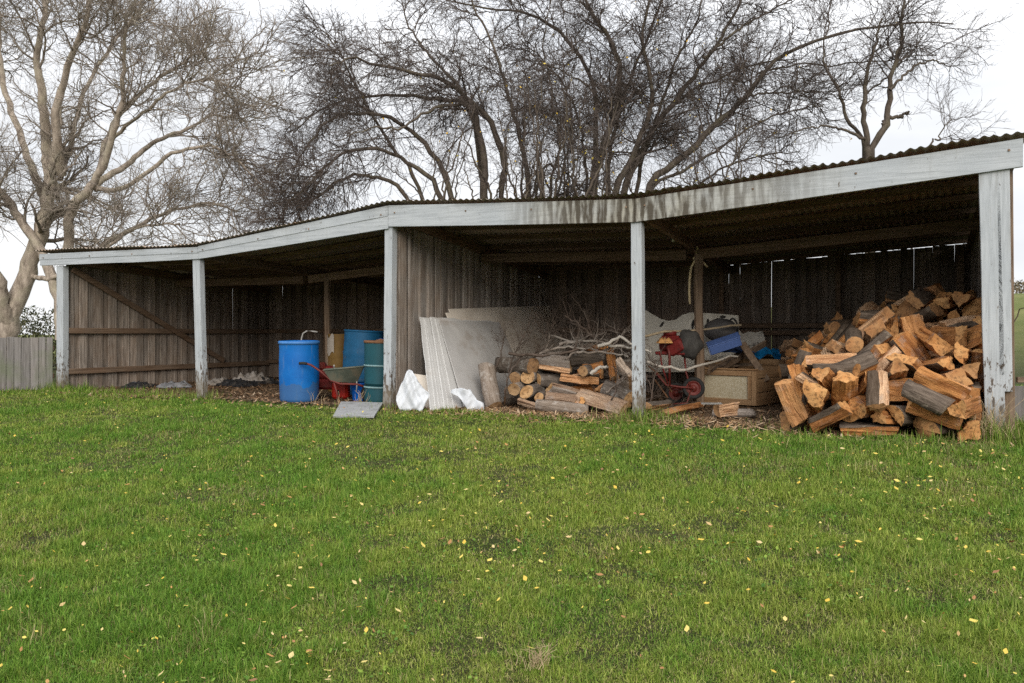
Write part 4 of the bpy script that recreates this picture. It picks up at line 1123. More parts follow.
log(c0, c1, .118, 'upright grey-barked log leaning against the plaster sheet', LGp, 1)
Yl = 10.6
rows = [
    (at(500, 365, 11.1), at(533, 366, 10.5), .105, 'round', 'long grey log with a bright orange end on top of the stack', LG),
    (at(536, 362.5, 10.75), at(571, 365, 10.65), .115, 'round', 'pale-barked log lying end to end on the stack top', LGp),
    (at(526.5, 392, 10.25), at(552, 386, 11.1), .098, 'round', 'round log with a broad cut end low in the stack', LG),
    (at(539, 397, 10.2), at(556, 391, 10.8), .058, 'round', 'thin round log with an orange end at the stack foot', LG),
    (at(514, 389.5, 10.4), at(530, 384, 11.0), .085, 'round', 'short log at the lower left end of the stack', LGp),
    (at(515, 378, 10.6), at(535, 375, 11.2), .085, 'round', 'dark log in the stack under the long grey log', LG),
    (at(527.5, 377, 10.5), at(548, 374, 11.1), .085, 'round', 'dark log beside the stacked log under the orange end', LG),
    (at(538, 380, 10.55), at(569, 381, 10.7), .10, 'half', 'split brown log lying across the middle of the stack', LG),
    (at(540, 405, 10.0), at(586, 411, 9.85), .11, 'half', 'pale weathered split log lying in front on the ground', LGp),
    (at(549, 388.5, 10.2), at(581, 396, 10.1), .085, 'slab', 'pale grey slab of wood above the front split log', LGp),
    (at(546, 396, 10.15), at(578, 400, 10.0), .085, 'slab', 'greyish flat piece between two pale front logs', LGp),
    (at(579, 395, 10.1), at(624, 410, 9.75), .16, 'wedge', 'big broad split log with rough pale face in front', LGp),
    (at(562, 378, 10.5), at(588, 382, 10.4), .12, 'wedge', 'brown split chunk in the middle of the stack', LG),
    (at(570, 358, 10.7), at(604, 360, 10.7), .15, 'half', 'dark heavy chunk on the right part of the stack', LG),
    (at(609, 349, 10.6), at(614, 379, 10.3), .105, 'wedge', 'brown split piece standing upright near the thin post', LG),
    (at(583, 371, 10.3), at(604, 368, 10.9), .078, 'round', 'round log with small orange end facing out of the stack', LG),
    (at(619, 363, 10.2), at(632, 381, 9.9), .08, 'slab', 'pale flat piece leaning behind the thin white post', LGp),
    (at(604, 388, 10.2), at(630, 400, 9.9), .12, 'half', 'dark charred chunk low beside the thin white post', LG),
    (at(598, 390, 10.3), at(618, 378, 10.6), .10, 'wedge', 'reddish split chunk behind the dark charred one', FW),
    (at(560, 398, 10.5), at(600, 392, 10.6), .12, 'half', 'brown log deep under the broad split log', LG),
    (at(585, 345, 11.2), at(612, 348, 11.0), .11, 'wedge', 'brown chunk highest on the stack under the branches', LG),
    (at(548, 390, 10.9), at(600, 384, 11.0), .15, 'round', 'thick dark log at the core of the stack', LG),
    (at(600, 372, 10.9), at(634, 366, 10.9), .13, 'half', 'dark split log behind the upright brown piece', LG),
    (at(575, 396, 11.0), at(632, 390, 10.8), .16, 'round', 'thick dark log lowest at the back of the stack', LG),
    (at(556, 366, 11.2), at(600, 372, 11.2), .14, 'round', 'dark log at the back of the stack top', LG),
    (at(505, 396, 10.9), at(545, 394, 11.0), .13, 'round', 'dark log at the bottom left under the stack', LG),
]
for i, (a_, b_, r_, kd, lab, mt) in enumerate(rows):
    log(a_, b_, r_, lab, mt, 20 + i, kd, roll=i * 1.3 if kd != 'wedge' else (2.2 if i == 11 else i * 1.1))

gl = random.Random(91)
for i in range(16):
    px = gl.uniform(520, 630); b_ = gl.uniform(.0, .5) if i % 3 == 0 else gl.uniform(.5, 1.4)
    zz = gl.uniform(.05, .12) if i % 3 == 0 else gl.uniform(.25, .62)
    p0 = at(px, 0, 10.0 + b_ * .7 - (px - 560) * .004); p0.z = zz
    d = Vector((gl.uniform(-1, 1), gl.uniform(-.6, .6), gl.uniform(-.25, .25))).normalized() * gl.uniform(.10, .2)
    kd = gl.choice(('wedge', 'half', 'slab', 'wedge'))
    log(p0 - d, p0 + d, gl.uniform(.07, .11), 'rough broken chunk of wood jumbled among the stacked logs', gl.choice((LG, LG, LGp, FW)), 200 + i, kd, 'log', 'broken chunks among the stacked logs', 'wood_chunk', gl.uniform(0, 6))

M_dead = bark_tree('dead_branch_bark', (.045, .032, .024), (.135, .10, .08), (.22, .19, .165), .3)
M_birch = plain('pale_branch_bark', (.42, .38, .33), .8, .12, 20, .2, (.14, .12, .10), 16, .56, .64)
def branch(pts, r0, r1, label, mat=M_dead, twigs=0, seed=1, name='branch', group='dead branches on the log stack', tl=.45, sub=3, bias=(0, 0, .35)):
    rs = np.random.RandomState(seed); P0 = 12
    lp = resample([tuple(p) for p in pts], P0)[None]; lp = lp + rs.randn(*lp.shape) * .008
    lr = np.linspace(r0, r1, P0)[None]
    org = Vector(lp[0].min(axis=0)); o_ = np.array(org)
    v, q = tubes(lp, lr, 8); Vs, Qs, off = [v], [q], len(v)
    if twigs:
        p, r = spawn(rs, lp, lr, twigs, tl, (25, 65), .5, 7, .16, (0, 0, .02), .1, .0028, bias)
        v, q = tubes(p, r, 4); Vs.append(v); Qs.append(q + off); off += len(v)
        if sub:
            p, r = spawn(rs, p, r, sub, tl * .5, (25, 65), .6, 5, .16, (0, 0, 0), .1, .0022)
            v, q = tubes(p, r, 3); Vs.append(v); Qs.append(q + off)
    o = link(name, np_mesh(name, np.concatenate(Vs) - o_, [np.concatenate(Qs)], [mat], True)); o.location = org
    WO[o.name] = org
    return tag(o, label, 'branch', group)
branch([at(508, 353, 10.6), at(540, 355, 10.4), at(566, 352, 10.4), at(590, 345, 10.5), at(604, 340, 10.6)], .022, .012, 'long grey branch lying along the top of the logs', twigs=8, seed=1)
branch([at(598, 345, 10.2), at(612, 342, 10.2), at(622, 337, 10.2), at(632, 344, 10.1), at(645, 346, 10.0)], .024, .015, 'pale bent branch passing behind the thin white post', M_birch, seed=2)
branch([at(608, 346, 10.3), at(630, 347, 10.2), at(652, 351, 10.1)], .020, .014, 'pale straight branch just below the bent one', M_birch, seed=3)
branch([at(604, 346, 10.6), at(590, 334, 10.7), at(578, 324, 10.8), at(566, 316, 10.9)], .022, .010, 'grey branch rising to the left above the log stack', twigs=12, seed=4, tl=.42)
branch([at(592, 338, 10.7), at(587, 318, 10.9), at(580, 306, 11.0), at(572, 297, 11.0)], .013, .005, 'thin twig curling up highest above the log stack', twigs=7, seed=5, tl=.25)
branch([at(600, 330, 11.0), at(618, 333, 10.8), at(634, 338, 10.6), at(648, 340, 10.5)], .013, .008, 'thin brown branch above the pale bent branch', seed=6, twigs=4)
branch([at(590, 374, 10.05), at(598, 369, 10.05), at(607, 366, 10.05)], .026, .020, 'short pale forked stick on the logs', M_birch, seed=7)
branch([at(505, 395, 10.3), at(507, 382, 10.2), at(512, 370, 10.2), at(520, 358, 10.4)], .013, .008, 'thin grey branch standing before the stack left end', seed=8, twigs=6)
branch([at(508, 372, 10.6), at(516, 352, 10.7), at(524, 336, 10.8), at(530, 322, 10.9)], .010, .004, 'brushy dead twigs standing over the stack left end', seed=9, twigs=18, tl=.42, sub=6)
branch([at(530, 362, 10.9), at(540, 344, 11.0), at(548, 332, 11.1), at(556, 322, 11.1)], .010, .004, 'brushy dead twigs behind the orange log end', seed=10, twigs=18, tl=.42, sub=6)
branch([at(496, 372, 10.9), at(502, 350, 11.0), at(504, 338, 11.0)], .009, .004, 'small bunch of brown twigs against the plaster sheet', seed=11, twigs=10, tl=.35, sub=5)
branch([at(560, 356, 11.0), at(580, 344, 11.1), at(600, 338, 11.2), at(624, 326, 11.3)], .016, .006, 'tangled brown branch at the back of the stack', seed=12, twigs=20, tl=.5, sub=5)
branch([at(612, 400, 9.6), at(620, 380, 9.9), at(628, 362, 10.2)], .012, .006, 'thin branch standing against the thin white post', seed=13, twigs=10, tl=.4)
branch([at(566, 350, 10.8), at(590, 338, 10.9), at(612, 330, 11.0), at(640, 332, 11.0)], .016, .006, 'dark forked branch over the heavy chunk', seed=14, twigs=18, tl=.5, sub=4)
branch([at(540, 330, 11.4), at(560, 338, 11.2), at(586, 342, 11.0)], .012, .005, 'thin branch slanting down over the back of the stack', seed=15, twigs=16, tl=.45, sub=4)

M_stick = bark_tree('grey_stick_bark', (.10, .08, .065), (.30, .25, .21), (.40, .37, .33), .5)
gs = random.Random(17)
for i, (p0, pm, p1, r0, lab) in enumerate((
        ((532, 357, 10.5), (560, 347, 10.5), (590, 349, 10.4), .020, 'grey stick crossing the long log at the stack top'),
        ((560, 344, 10.7), (590, 341, 10.5), (626, 348, 10.2), .022, 'grey stick lying over the heavy dark chunk'),
        ((576, 352, 10.3), (600, 352, 10.2), (629, 357, 10.1), .018, 'lowest grey stick at the right of the stack top'),
        ((552, 336, 11.0), (576, 343, 10.7), (604, 352, 10.3), .016, 'grey stick slanting down to the right over the logs'),
        ((600, 355, 10.3), (612, 345, 10.4), (626, 330, 10.6), .016, 'grey stick slanting up to the thin white post'),
        ((566, 359, 10.3), (584, 345, 10.6), (606, 332, 10.9), .015, 'grey stick leaning back over the stack right half'),
        ((606, 392, 9.8), (618, 382, 9.9), (630, 371, 10.0), .016, 'grey stick low beside the thin white post'))):
    branch([at(*p0), at(*pm), at(*p1)], r0, r0 * .6, lab, M_stick, twigs=9, seed=120 + i, tl=.32, sub=3)

# ------------------------------------------------------------------ the right bay: machine, box, boards, tarp
M_cream = plain('cream_board', (.66, .62, .54), .85, .08, 3, .2, (.30, .26, .20), 2.5, .52, .7)
M_speck = NT('speckled_cream_panel', .85, .2)
_o = M_speck.obj(); _c = M_speck.mix(M_speck.ramp(M_speck.noise(_o, 55, 4, .8), (.42, 0.0), (.62, 1.0)), (.42, .35, .22), (.62, .56, .43))
_c = M_speck.mix(M_speck.ramp(M_speck.noise(_o, 5, 4), (.55, 0.0), (.72, .6)), _c, (.34, .26, .15)); M_speck = M_speck.color(_c).mat
M_boxwood = boards_mat('box_wood', (.24, .13, .06), (.46, .30, .17), SHED_ROT, (1.5, 1.5, 20), .25, None, .2)
M_boxwood2 = boards_mat('box_wood_upright', (.24, .13, .06), (.46, .30, .17), SHED_ROT, (20, 20, 1.5), .25, None, .2)
M_tarp = plain('blue_tarp', (.01, .19, .46), .4, .15, 9, .5)
M_bluebox = plain('faded_blue_plastic', (.10, .17, .42), .5, .12, 6, .4)

# cream board with a wavy cut top, standing at the back
def pl_at(px, py): return at(px, py, 12.55 - (px - 640) * .0062)
out = [pl_at(x, y) for x, y in ((640, 372), (640, 310.5), (645, 309.5), (652, 314), (660, 318.5), (668, 321), (676, 319.5), (682, 315), (690, 312.5), (706, 313), (722, 314), (738.5, 315.5), (739, 333), (736, 350), (736, 372))]
nb = Vector((.45, .89, 0))
cb = obj('cream_board', MB().prism(out, nb, .016), M_cream, None, 'large cream board with wavy cut top edge standing behind the red machine', 'board')
g = random.Random(8)
for cx, cy, rx, ry, rt in ((662, 324.5, 1.6, 4.0, .6), (723, 317, 3.5, 1.5, .1), (708, 321, 1.4, 2.6, .2)):
    pts = []
    for k in range(11):
        an = 2 * math.pi * k / 11; x, y = rx * math.cos(an) * g.uniform(.7, 1.2), ry * math.sin(an) * g.uniform(.7, 1.2)
        p = pl_at(cx + x * math.cos(rt) - y * math.sin(rt), cy + x * math.sin(rt) + y * math.cos(rt)) - nb * .006; pts.append(p)
    obj('hole_patch', MB().prism(pts, nb, .004), plain('dark_patch', (.05, .045, .04), .9), cb)  # dark plates on the board, the blackness of its holes put in as colour
hp = [pl_at(x, y) - nb * .02 for x, y in ((693, 331), (693, 325), (694.5, 320.5), (697, 319), (699.5, 321), (700.5, 326), (700.5, 331))]
obj('hole_arch', MB().tube(hp, .022, 8), M_black, cb)  # black tube added to stand in for the dark of an arched hole
# broken pale panel
def p2(px, py): return at(px, py, 12.2)
out = [p2(x, y) for x, y in ((729, 372), (730, 340), (733, 331), (738, 329), (743, 334), (748, 331.5), (756, 332.5), (762, 331), (765, 338), (763.5, 347), (765, 372))]
obj('broken_panel', MB().prism(out, (.4, .9, 0), .02), plain('dirty_pale_panel', (.50, .47, .42), .85, .15, 5, .2, (.07, .06, .05), 6, .56, .62), None, 'broken dirty pale panel standing between the box and back rails', 'panel')

# red-framed tiller with a black bag over it
Ym = 10.75
ti = thing('garden_tiller', 'red-framed garden tiller with spoked wheel beside the wooden box', 'tiller', on(680, 404))
def tp(px, py, d=0.0): return at(px, py, Ym + d)
def wheel(c, r, lab=None):
    M = Matrix.Translation(c) @ Matrix.Rotation(SHED_ROT + R(16), 4, 'Z') @ Matrix.Rotation(R(90), 4, 'X')
    w = obj('wheel', MB().lathe([(r * .66, -.028), (r * .82, -.042), (r * .97, -.03), (r, 0), (r * .97, .03), (r * .82, .042), (r * .66, .028), (r * .62, 0), (r * .66, -.028)], 32, M), M_black, ti)
    mb = MB().lathe([(r * .66, -.026), (r * .60, -.03), (r * .56, -.02), (r * .30, -.012), (r * .26, -.04), (0, -.045)], 28, M).lathe([(r * .66, .026), (r * .60, .03), (r * .56, .02), (r * .30, .012), (r * .26, .04), (0, .045)], 28, M)
    obj('rim', mb, M_red, w); return w
wheel(tp(693.5, 388), .152); wheel(tp(676, 393, .45), .152)
obj('axle', MB().tube([tp(693.5, 388, -.04), tp(676, 393, .5)], .014, 8), M_steel, ti)
for d in (0, .34):
    obj('upright', MB().tube([tp(669.5, 386, d), tp(669.5, 355, d), tp(668, 346, d)], .018, 8), M_red, ti)
    obj('frame_bar', MB().tube([tp(655, 372, d), tp(666, 385, d), tp(680, 387, d), tp(693.5, 388, d * .3 - .05)], .015, 8), M_red, ti)
obj('frame_bar', MB().tube([tp(684, 352, .1), tp(686, 372, .05), tp(690, 386, -.03)], .013, 8), M_red, ti)
obj('frame_bar', MB().tube([tp(660, 353, .05), tp(662, 366, .05), tp(668, 384, .02)], .013, 8), M_darkred, ti)
obj('prop_stand', MB().tube([tp(691, 390, -.07), tp(687, 403, -.1), tp(674, 404, -.06), tp(668, 402, .1)], .011, 8), M_red, ti)
obj('engine_deck', MB().box((0, 0, 0), (.42, .34, .05), Matrix.Translation(tp(673, 353, .2)) @ Matrix.Rotation(SHED_ROT, 4, 'Z'), 0, .015), M_darkred, ti)
obj('engine', MB().box((0, 0, 0), (.32, .28, .24), Matrix.Translation(tp(672, 344, .22)) @ Matrix.Rotation(SHED_ROT, 4, 'Z'), 0, .05).lathe([(0, .1), (.09, .1), (.10, .16), (.06, .18), (0, .18)], 18, Matrix.Translation(tp(670, 343, .2))), M_darkred, ti)
obj('fuel_tank', MB().box((0, 0, 0), (.24, .16, .17), Matrix.Translation(tp(676, 347, .02)) @ Matrix.Rotation(R(-35), 4, 'Y') @ Matrix.Rotation(SHED_ROT, 4, 'Z'), 0, .03), M_darkred, ti)
for a_, b_ in (((648, 366), (660, 375)), ((660, 375), (672, 392)), ((655, 380), (668, 398))):
    obj('tine', MB().tube([tp(*a_, .2), tp(*b_, .1)], .012, 6), M_rust, ti)
c = tp(689.5, 344, .05)
def blob(c, sx, sy, sz, seed, amp=.18, nu=24, nv=16):
    P = []
    for i in range(nu + 1):
        row = []
        for j in range(nv + 1):
            th, ph = 2 * math.pi * (i % nu) / nu, math.pi * j / nv
            d = Vector((math.cos(th) * math.sin(ph), math.sin(th) * math.sin(ph), math.cos(ph)))
            k = 1 + amp * mnoise.noise(d * 1.8 + Vector((seed, 0, 0))) + amp * .5 * mnoise.noise(d * 4.5 + Vector((seed, 3, 0)))
            row.append(c + Vector((d.x * sx * k, d.y * sy * k, d.z * sz * k)))
        P.append(row)
    return MB().grid(P)
obj('grass_catcher', blob(c, .17, .17, .20, 2), plain('dark_woven_bag', (.06, .056, .052), .85, .3, 20), ti)
crumple('orange_rag', tp(664, 344, .0), .22, .16, .10, 21, plain('orange_rag_cloth', (.55, .28, .10), .9, .2), 'crumpled pale orange rag lying on the red tiller engine', 'rag', n=12)
branch([at(1006, 440, 8.9), at(1012, 340, 8.9), at(1018, 313, 8.85), at(1026, 307.5, 8.8), at(1040, 310, 8.8), at(1056, 330, 8.8)], .008, .004, 'dark arching cane beside the big corner post', seed=50, twigs=2, tl=.2, sub=0, group='sticks in the right bay')
# barrel-shaped grey motor housing lying behind
c = at(720.5, 330, 11.7)
mh = obj('grey_tub', blob(c, .25, .2, .175, 6, .07), plain('dark_grey_plastic', (.09, .085, .085), .6, .2, 6, .4, (.16, .13, .11), 5, .55, .7), None, 'rounded dark grey tub lying behind the blue box', 'tub')
obj('lip', MB().tube([c + Vector((.24 * math.cos(t) * .3 + .16, -.1 + .02 * math.sin(t), .17 * math.sin(t))) for t in [i * math.pi / 8 for i in range(17)]], .014, 6), M_black, mh)
obj('packing_crate', MB().box((0, 0, .30), (.5, .35, .60), Matrix.Translation((c.x, c.y + .05, 0)) @ Matrix.Rotation(SHED_ROT, 4, 'Z'), 0, .01).box((0, -.18, .50), (.5, .02, .10), Matrix.Translation((c.x, c.y + .05, 0)) @ Matrix.Rotation(SHED_ROT, 4, 'Z')).box((0, -.18, .30), (.5, .02, .10), Matrix.Translation((c.x, c.y + .05, 0)) @ Matrix.Rotation(SHED_ROT, 4, 'Z')), M_boxwood, None, 'brown wooden crate in shadow under the grey tub', 'crate')
# poles
branch([at(644, 336.5, 10.6), at(662, 332.5, 10.8), at(700, 329.5, 11.1), at(741, 325, 11.4)], .018, .014, 'straight peeled pole lying level across in front of the inner post', plain('peeled_pole', (.38, .30, .20), .85, .2, 12), seed=31, group='sticks in the right bay')
branch([at(647, 362, 10.4), at(660, 367, 10.4), at(672, 368, 10.4), at(684, 370.5, 10.4), at(698, 366, 10.5), at(714, 361.5, 10.7), at(726, 359, 10.9), at(738, 355.5, 11.0)], .022, .013, 'crooked white-barked stick reaching from the post over the box', M_birch, seed=32, group='sticks in the right bay')
branch([at(712, 370, 11.0), at(732, 360, 11.2), at(750, 346, 11.4)], .013, .010, 'thin brown stick slanting inside the wooden box', seed=33, group='sticks in the right bay')
for i, (p0, p1, tw) in enumerate((((648, 408, 9.9), (655, 360, 10.2), 10), ((644, 400, 10.0), (664, 396, 10.2), 8), ((650, 385, 10.2), (662, 350, 10.6), 9), ((656, 412, 9.9), (700, 402, 10.4), 6), ((642, 372, 10.1), (652, 396, 10.0), 6))):
    branch([at(*p0), at((p0[0] + p1[0]) / 2 + 2, (p0[1] + p1[1]) / 2 - 2, (p0[2] + p1[2]) / 2), at(*p1)], .011, .005,
           ('dead twiggy stick standing behind the thin white post', 'dead twigs lying low at the tiller foot', 'dead twigs tangled in the red tiller frame', 'bare stick on the ground before the tiller wheel', 'short dead stick leaning by the thin white post')[i], twigs=tw, seed=40 + i, tl=.35, group='sticks in the right bay')

# open wooden box
A = on(756, 407.5); A.z = 0; lx, ly = Vector((-.75, .66, 0)).normalized(), Vector((.66, .75, 0)).normalized()
W_, D_, Hh = .93, 1.18, .50
wx = thing('wooden_box', 'open wooden box with cream speckled front panel full of boards', 'box', A)
def bp(u, v, z): return A + lx * u + ly * v + Vector((0, 0, z))
def bplank(name, p0, p1, w, t, up, mat=M_boxwood): return obj(name, MB().plank(bp(*p0), bp(*p1), w, t, up=up), mat, wx)
for u in (.035, W_ - .035):
    for v in (.03, D_ - .03):
        bplank('corner_post', (u, v, 0.02), (u, v, Hh + (.14 if (u > .5 and v < .2) else 0)), .07, .055, lx, M_boxwood2)
for z in (.06, Hh - .04): bplank('front_rail', (.072, .02, z), (W_ - .072, .02, z), .08, .035, (0, 0, 1))
for u in (.10, W_ - .10): bplank('front_stile', (u, .018, .102), (u, .018, Hh - .082), .05, .03, lx, M_boxwood2)
obj('front_panel', MB().prism([bp(.12, .03, .09), bp(W_ - .12, .03, .09), bp(W_ - .12, .03, Hh - .07), bp(.12, .03, Hh - .07)], ly, .012), M_speck, wx)
bplank('front_cap', (-.01, .02, Hh + .012), (W_ + .01, .02, Hh + .012), .075, .022, ly)
for z, w in ((.10, .17), (.285, .17), (.445, .11)):
    bplank('side_board', (.012, .06, z), (.012, D_ - .06, z), w, .02, (0, 0, 1))
    bplank('side_board', (W_ - .012, .06, z), (W_ - .012, D_ - .06, z), w, .02, (0, 0, 1))
for z, w in ((.10, .17), (.285, .17), (.46, .14), (.58, .09)): bplank('back_board', (.05, D_ - .015, z), (W_ - .05, D_ - .015, z), w, .02, (0, 0, 1))
bplank('base_board', (W_ / 2, .06, .05), (W_ / 2, D_ - .06, .05), W_ - .1, .02, lx)
# boards and things thrown into the box
def loose(p0, p1, w, t, label, mat=M_inner, up=(0, 0, 1)):
    return obj('loose_board', MB().plank(p0, p1, w, t, up=up), mat, None, label, 'board', 'loose boards in the wooden box')
loose(at(742, 343, 11.2), at(767, 381, 10.9), .10, .028, 'brown board leaning down out of the box towards the firewood', up=(1, 0, .3))
loose(at(716, 371, 11.2), at(766, 343, 11.5), .11, .028, 'brown board slanting up to the right across the box', up=(0, -.6, 1))
loose(at(708, 372, 11.0), at(742, 352, 11.6), .08, .025, 'narrow dark board under the crossing boards', up=(0, -.6, 1))
loose(at(706, 366, 11.35), at(760, 364, 11.6), .12, .025, 'flat board lying level inside the box', up=(0, 1, .2))
M = Matrix.Translation(at(724.5, 344.5, 11.1)) @ Matrix.Rotation(R(-12), 4, 'Z') @ Matrix.Rotation(R(-19), 4, 'Y') @ Matrix.Rotation(R(24), 4, 'X')
bb = obj('blue_case', MB().box((0, 0, 0), (.45, .16, .135), M, 0, .014), M_bluebox, None, 'faded blue oblong plastic case tilted on top of the boards', 'case')
obj('lid', MB().box((0, 0, .075), (.47, .175, .018), M, 0, .006), M_bluebox, bb)
obj('end_cap', MB().box((-.228, 0, 0), (.012, .15, .12), M, 0, .004), plain('pale_blue_plastic', (.24, .30, .5), .5), bb)
# dark blue cloth below and the bright tarp
crumple('blue_cloth', at(735, 353, 11.55), .5, .35, .12, 34, plain('dark_blue_cloth', (.03, .055, .14), .8, .25), 'dark blue cloth lying under the tilted blue case', 'cloth')
P = []; n = 30
for i in range(n + 1):
    row = []
    for j in range(n + 1):
        u, v = i / n, j / n
        q = at(751 + 47 * u, 349 + 5 * u, 11.75 + .55 * v + .15 * u)
        z = q.z + .05 * math.sin(u * 3) + .07 * abs(mnoise.noise(Vector((u * 5, v * 5, 3)))) * 2 - .10 * v
        if u > .74: z -= (u - .74) * 2.1 * (.8 + .5 * mnoise.noise(Vector((v * 3, 1, 1))))
        if v < .3: z -= (.3 - v) * (.55 + .5 * mnoise.noise(Vector((u * 4, 2, 5))))
        x = q.x - max(0, u - .78) * .55 + .03 * mnoise.noise(Vector((u * 6, v * 6, 7)))
        row.append((x, q.y + .05 * mnoise.noise(Vector((u * 7, v * 4, 9))), max(z, .02)))
    P.append(row)
o = obj('blue_tarp', MB().grid(P), M_tarp, None, 'bright blue crumpled tarp draped behind the box beside the firewood', 'tarp')
# something for it to drape over
c = at(775, 372, 12.3); obj('storage_crate', MB().box((0, 0, .33), (.55, .42, .62), Matrix.Translation((c.x, c.y, 0)) @ Matrix.Rotation(SHED_ROT, 4, 'Z'), 0, .01).box((0, -.22, .2), (.5, .015, .09), Matrix.Translation((c.x, c.y, 0)) @ Matrix.Rotation(SHED_ROT, 4, 'Z')), M_inner, None, 'dark brown crate under the bright blue tarp', 'crate')
# logs on the ground in front of the box
log(on(713, 413.2, .06), on(753, 413.6, .06), .062, 'pale lichen-grey log lying on the ground before the wooden box', LGp, 71, group='logs on the ground before the box')
log(on(718, 409, .17) + Vector((0, 0, -.02)), on(737, 407, .17) + Vector((0, 0, -.02)), .075, 'short rough brown log resting on the pale grey log', LG, 72, 'half', group='logs on the ground before the box')
log(on(666, 413, .06), on(700, 405, .06), .075, 'brown split log on the ground before the tiller', LG, 73, 'wedge', group='logs on the ground before the box', roll=2)
log(on(645, 408, .08), on(668, 405, .08), .10, 'reddish chunk on the ground just right of the thin post', LG, 74, 'half', group='logs on the ground before the box', roll=1)
obj('metal_strip', MB().plank(on(701, 403.5, .10), on(722, 403.5, .10), .05, .01, up=(0, 1, .3)), M_steel, None, 'thin grey metal strip lying before the box front', 'strip')
# rope and string on the inner post
ropeM = plain('straw_rope', (.66, .54, .34), .9, .2, 30)
ip_ = S(10.80, 2.35)
def rp_(px, py, d=-.12): return at(px, py, 11.2 + d)
ro = obj('hanging_rope', MB().tube([rp_(698, 257), rp_(694, 262), rp_(691, 268), rp_(689.6, 280), rp_(689.2, 292), rp_(689.8, 304)], .017, 7).tube([rp_(697, 246), rp_(699, 254), rp_(703, 262), rp_(707.5, 267)], .014, 7).tube([rp_(697.5, 247), rp_(696, 256), rp_(693, 259)], .009, 7)
         .tube([rp_(694, 258), rp_(698, 260), rp_(702.5, 259), rp_(705, 257, 0)], .008, 7), ropeM, None, 'frayed straw-coloured rope hanging from the brown inner post', 'rope')

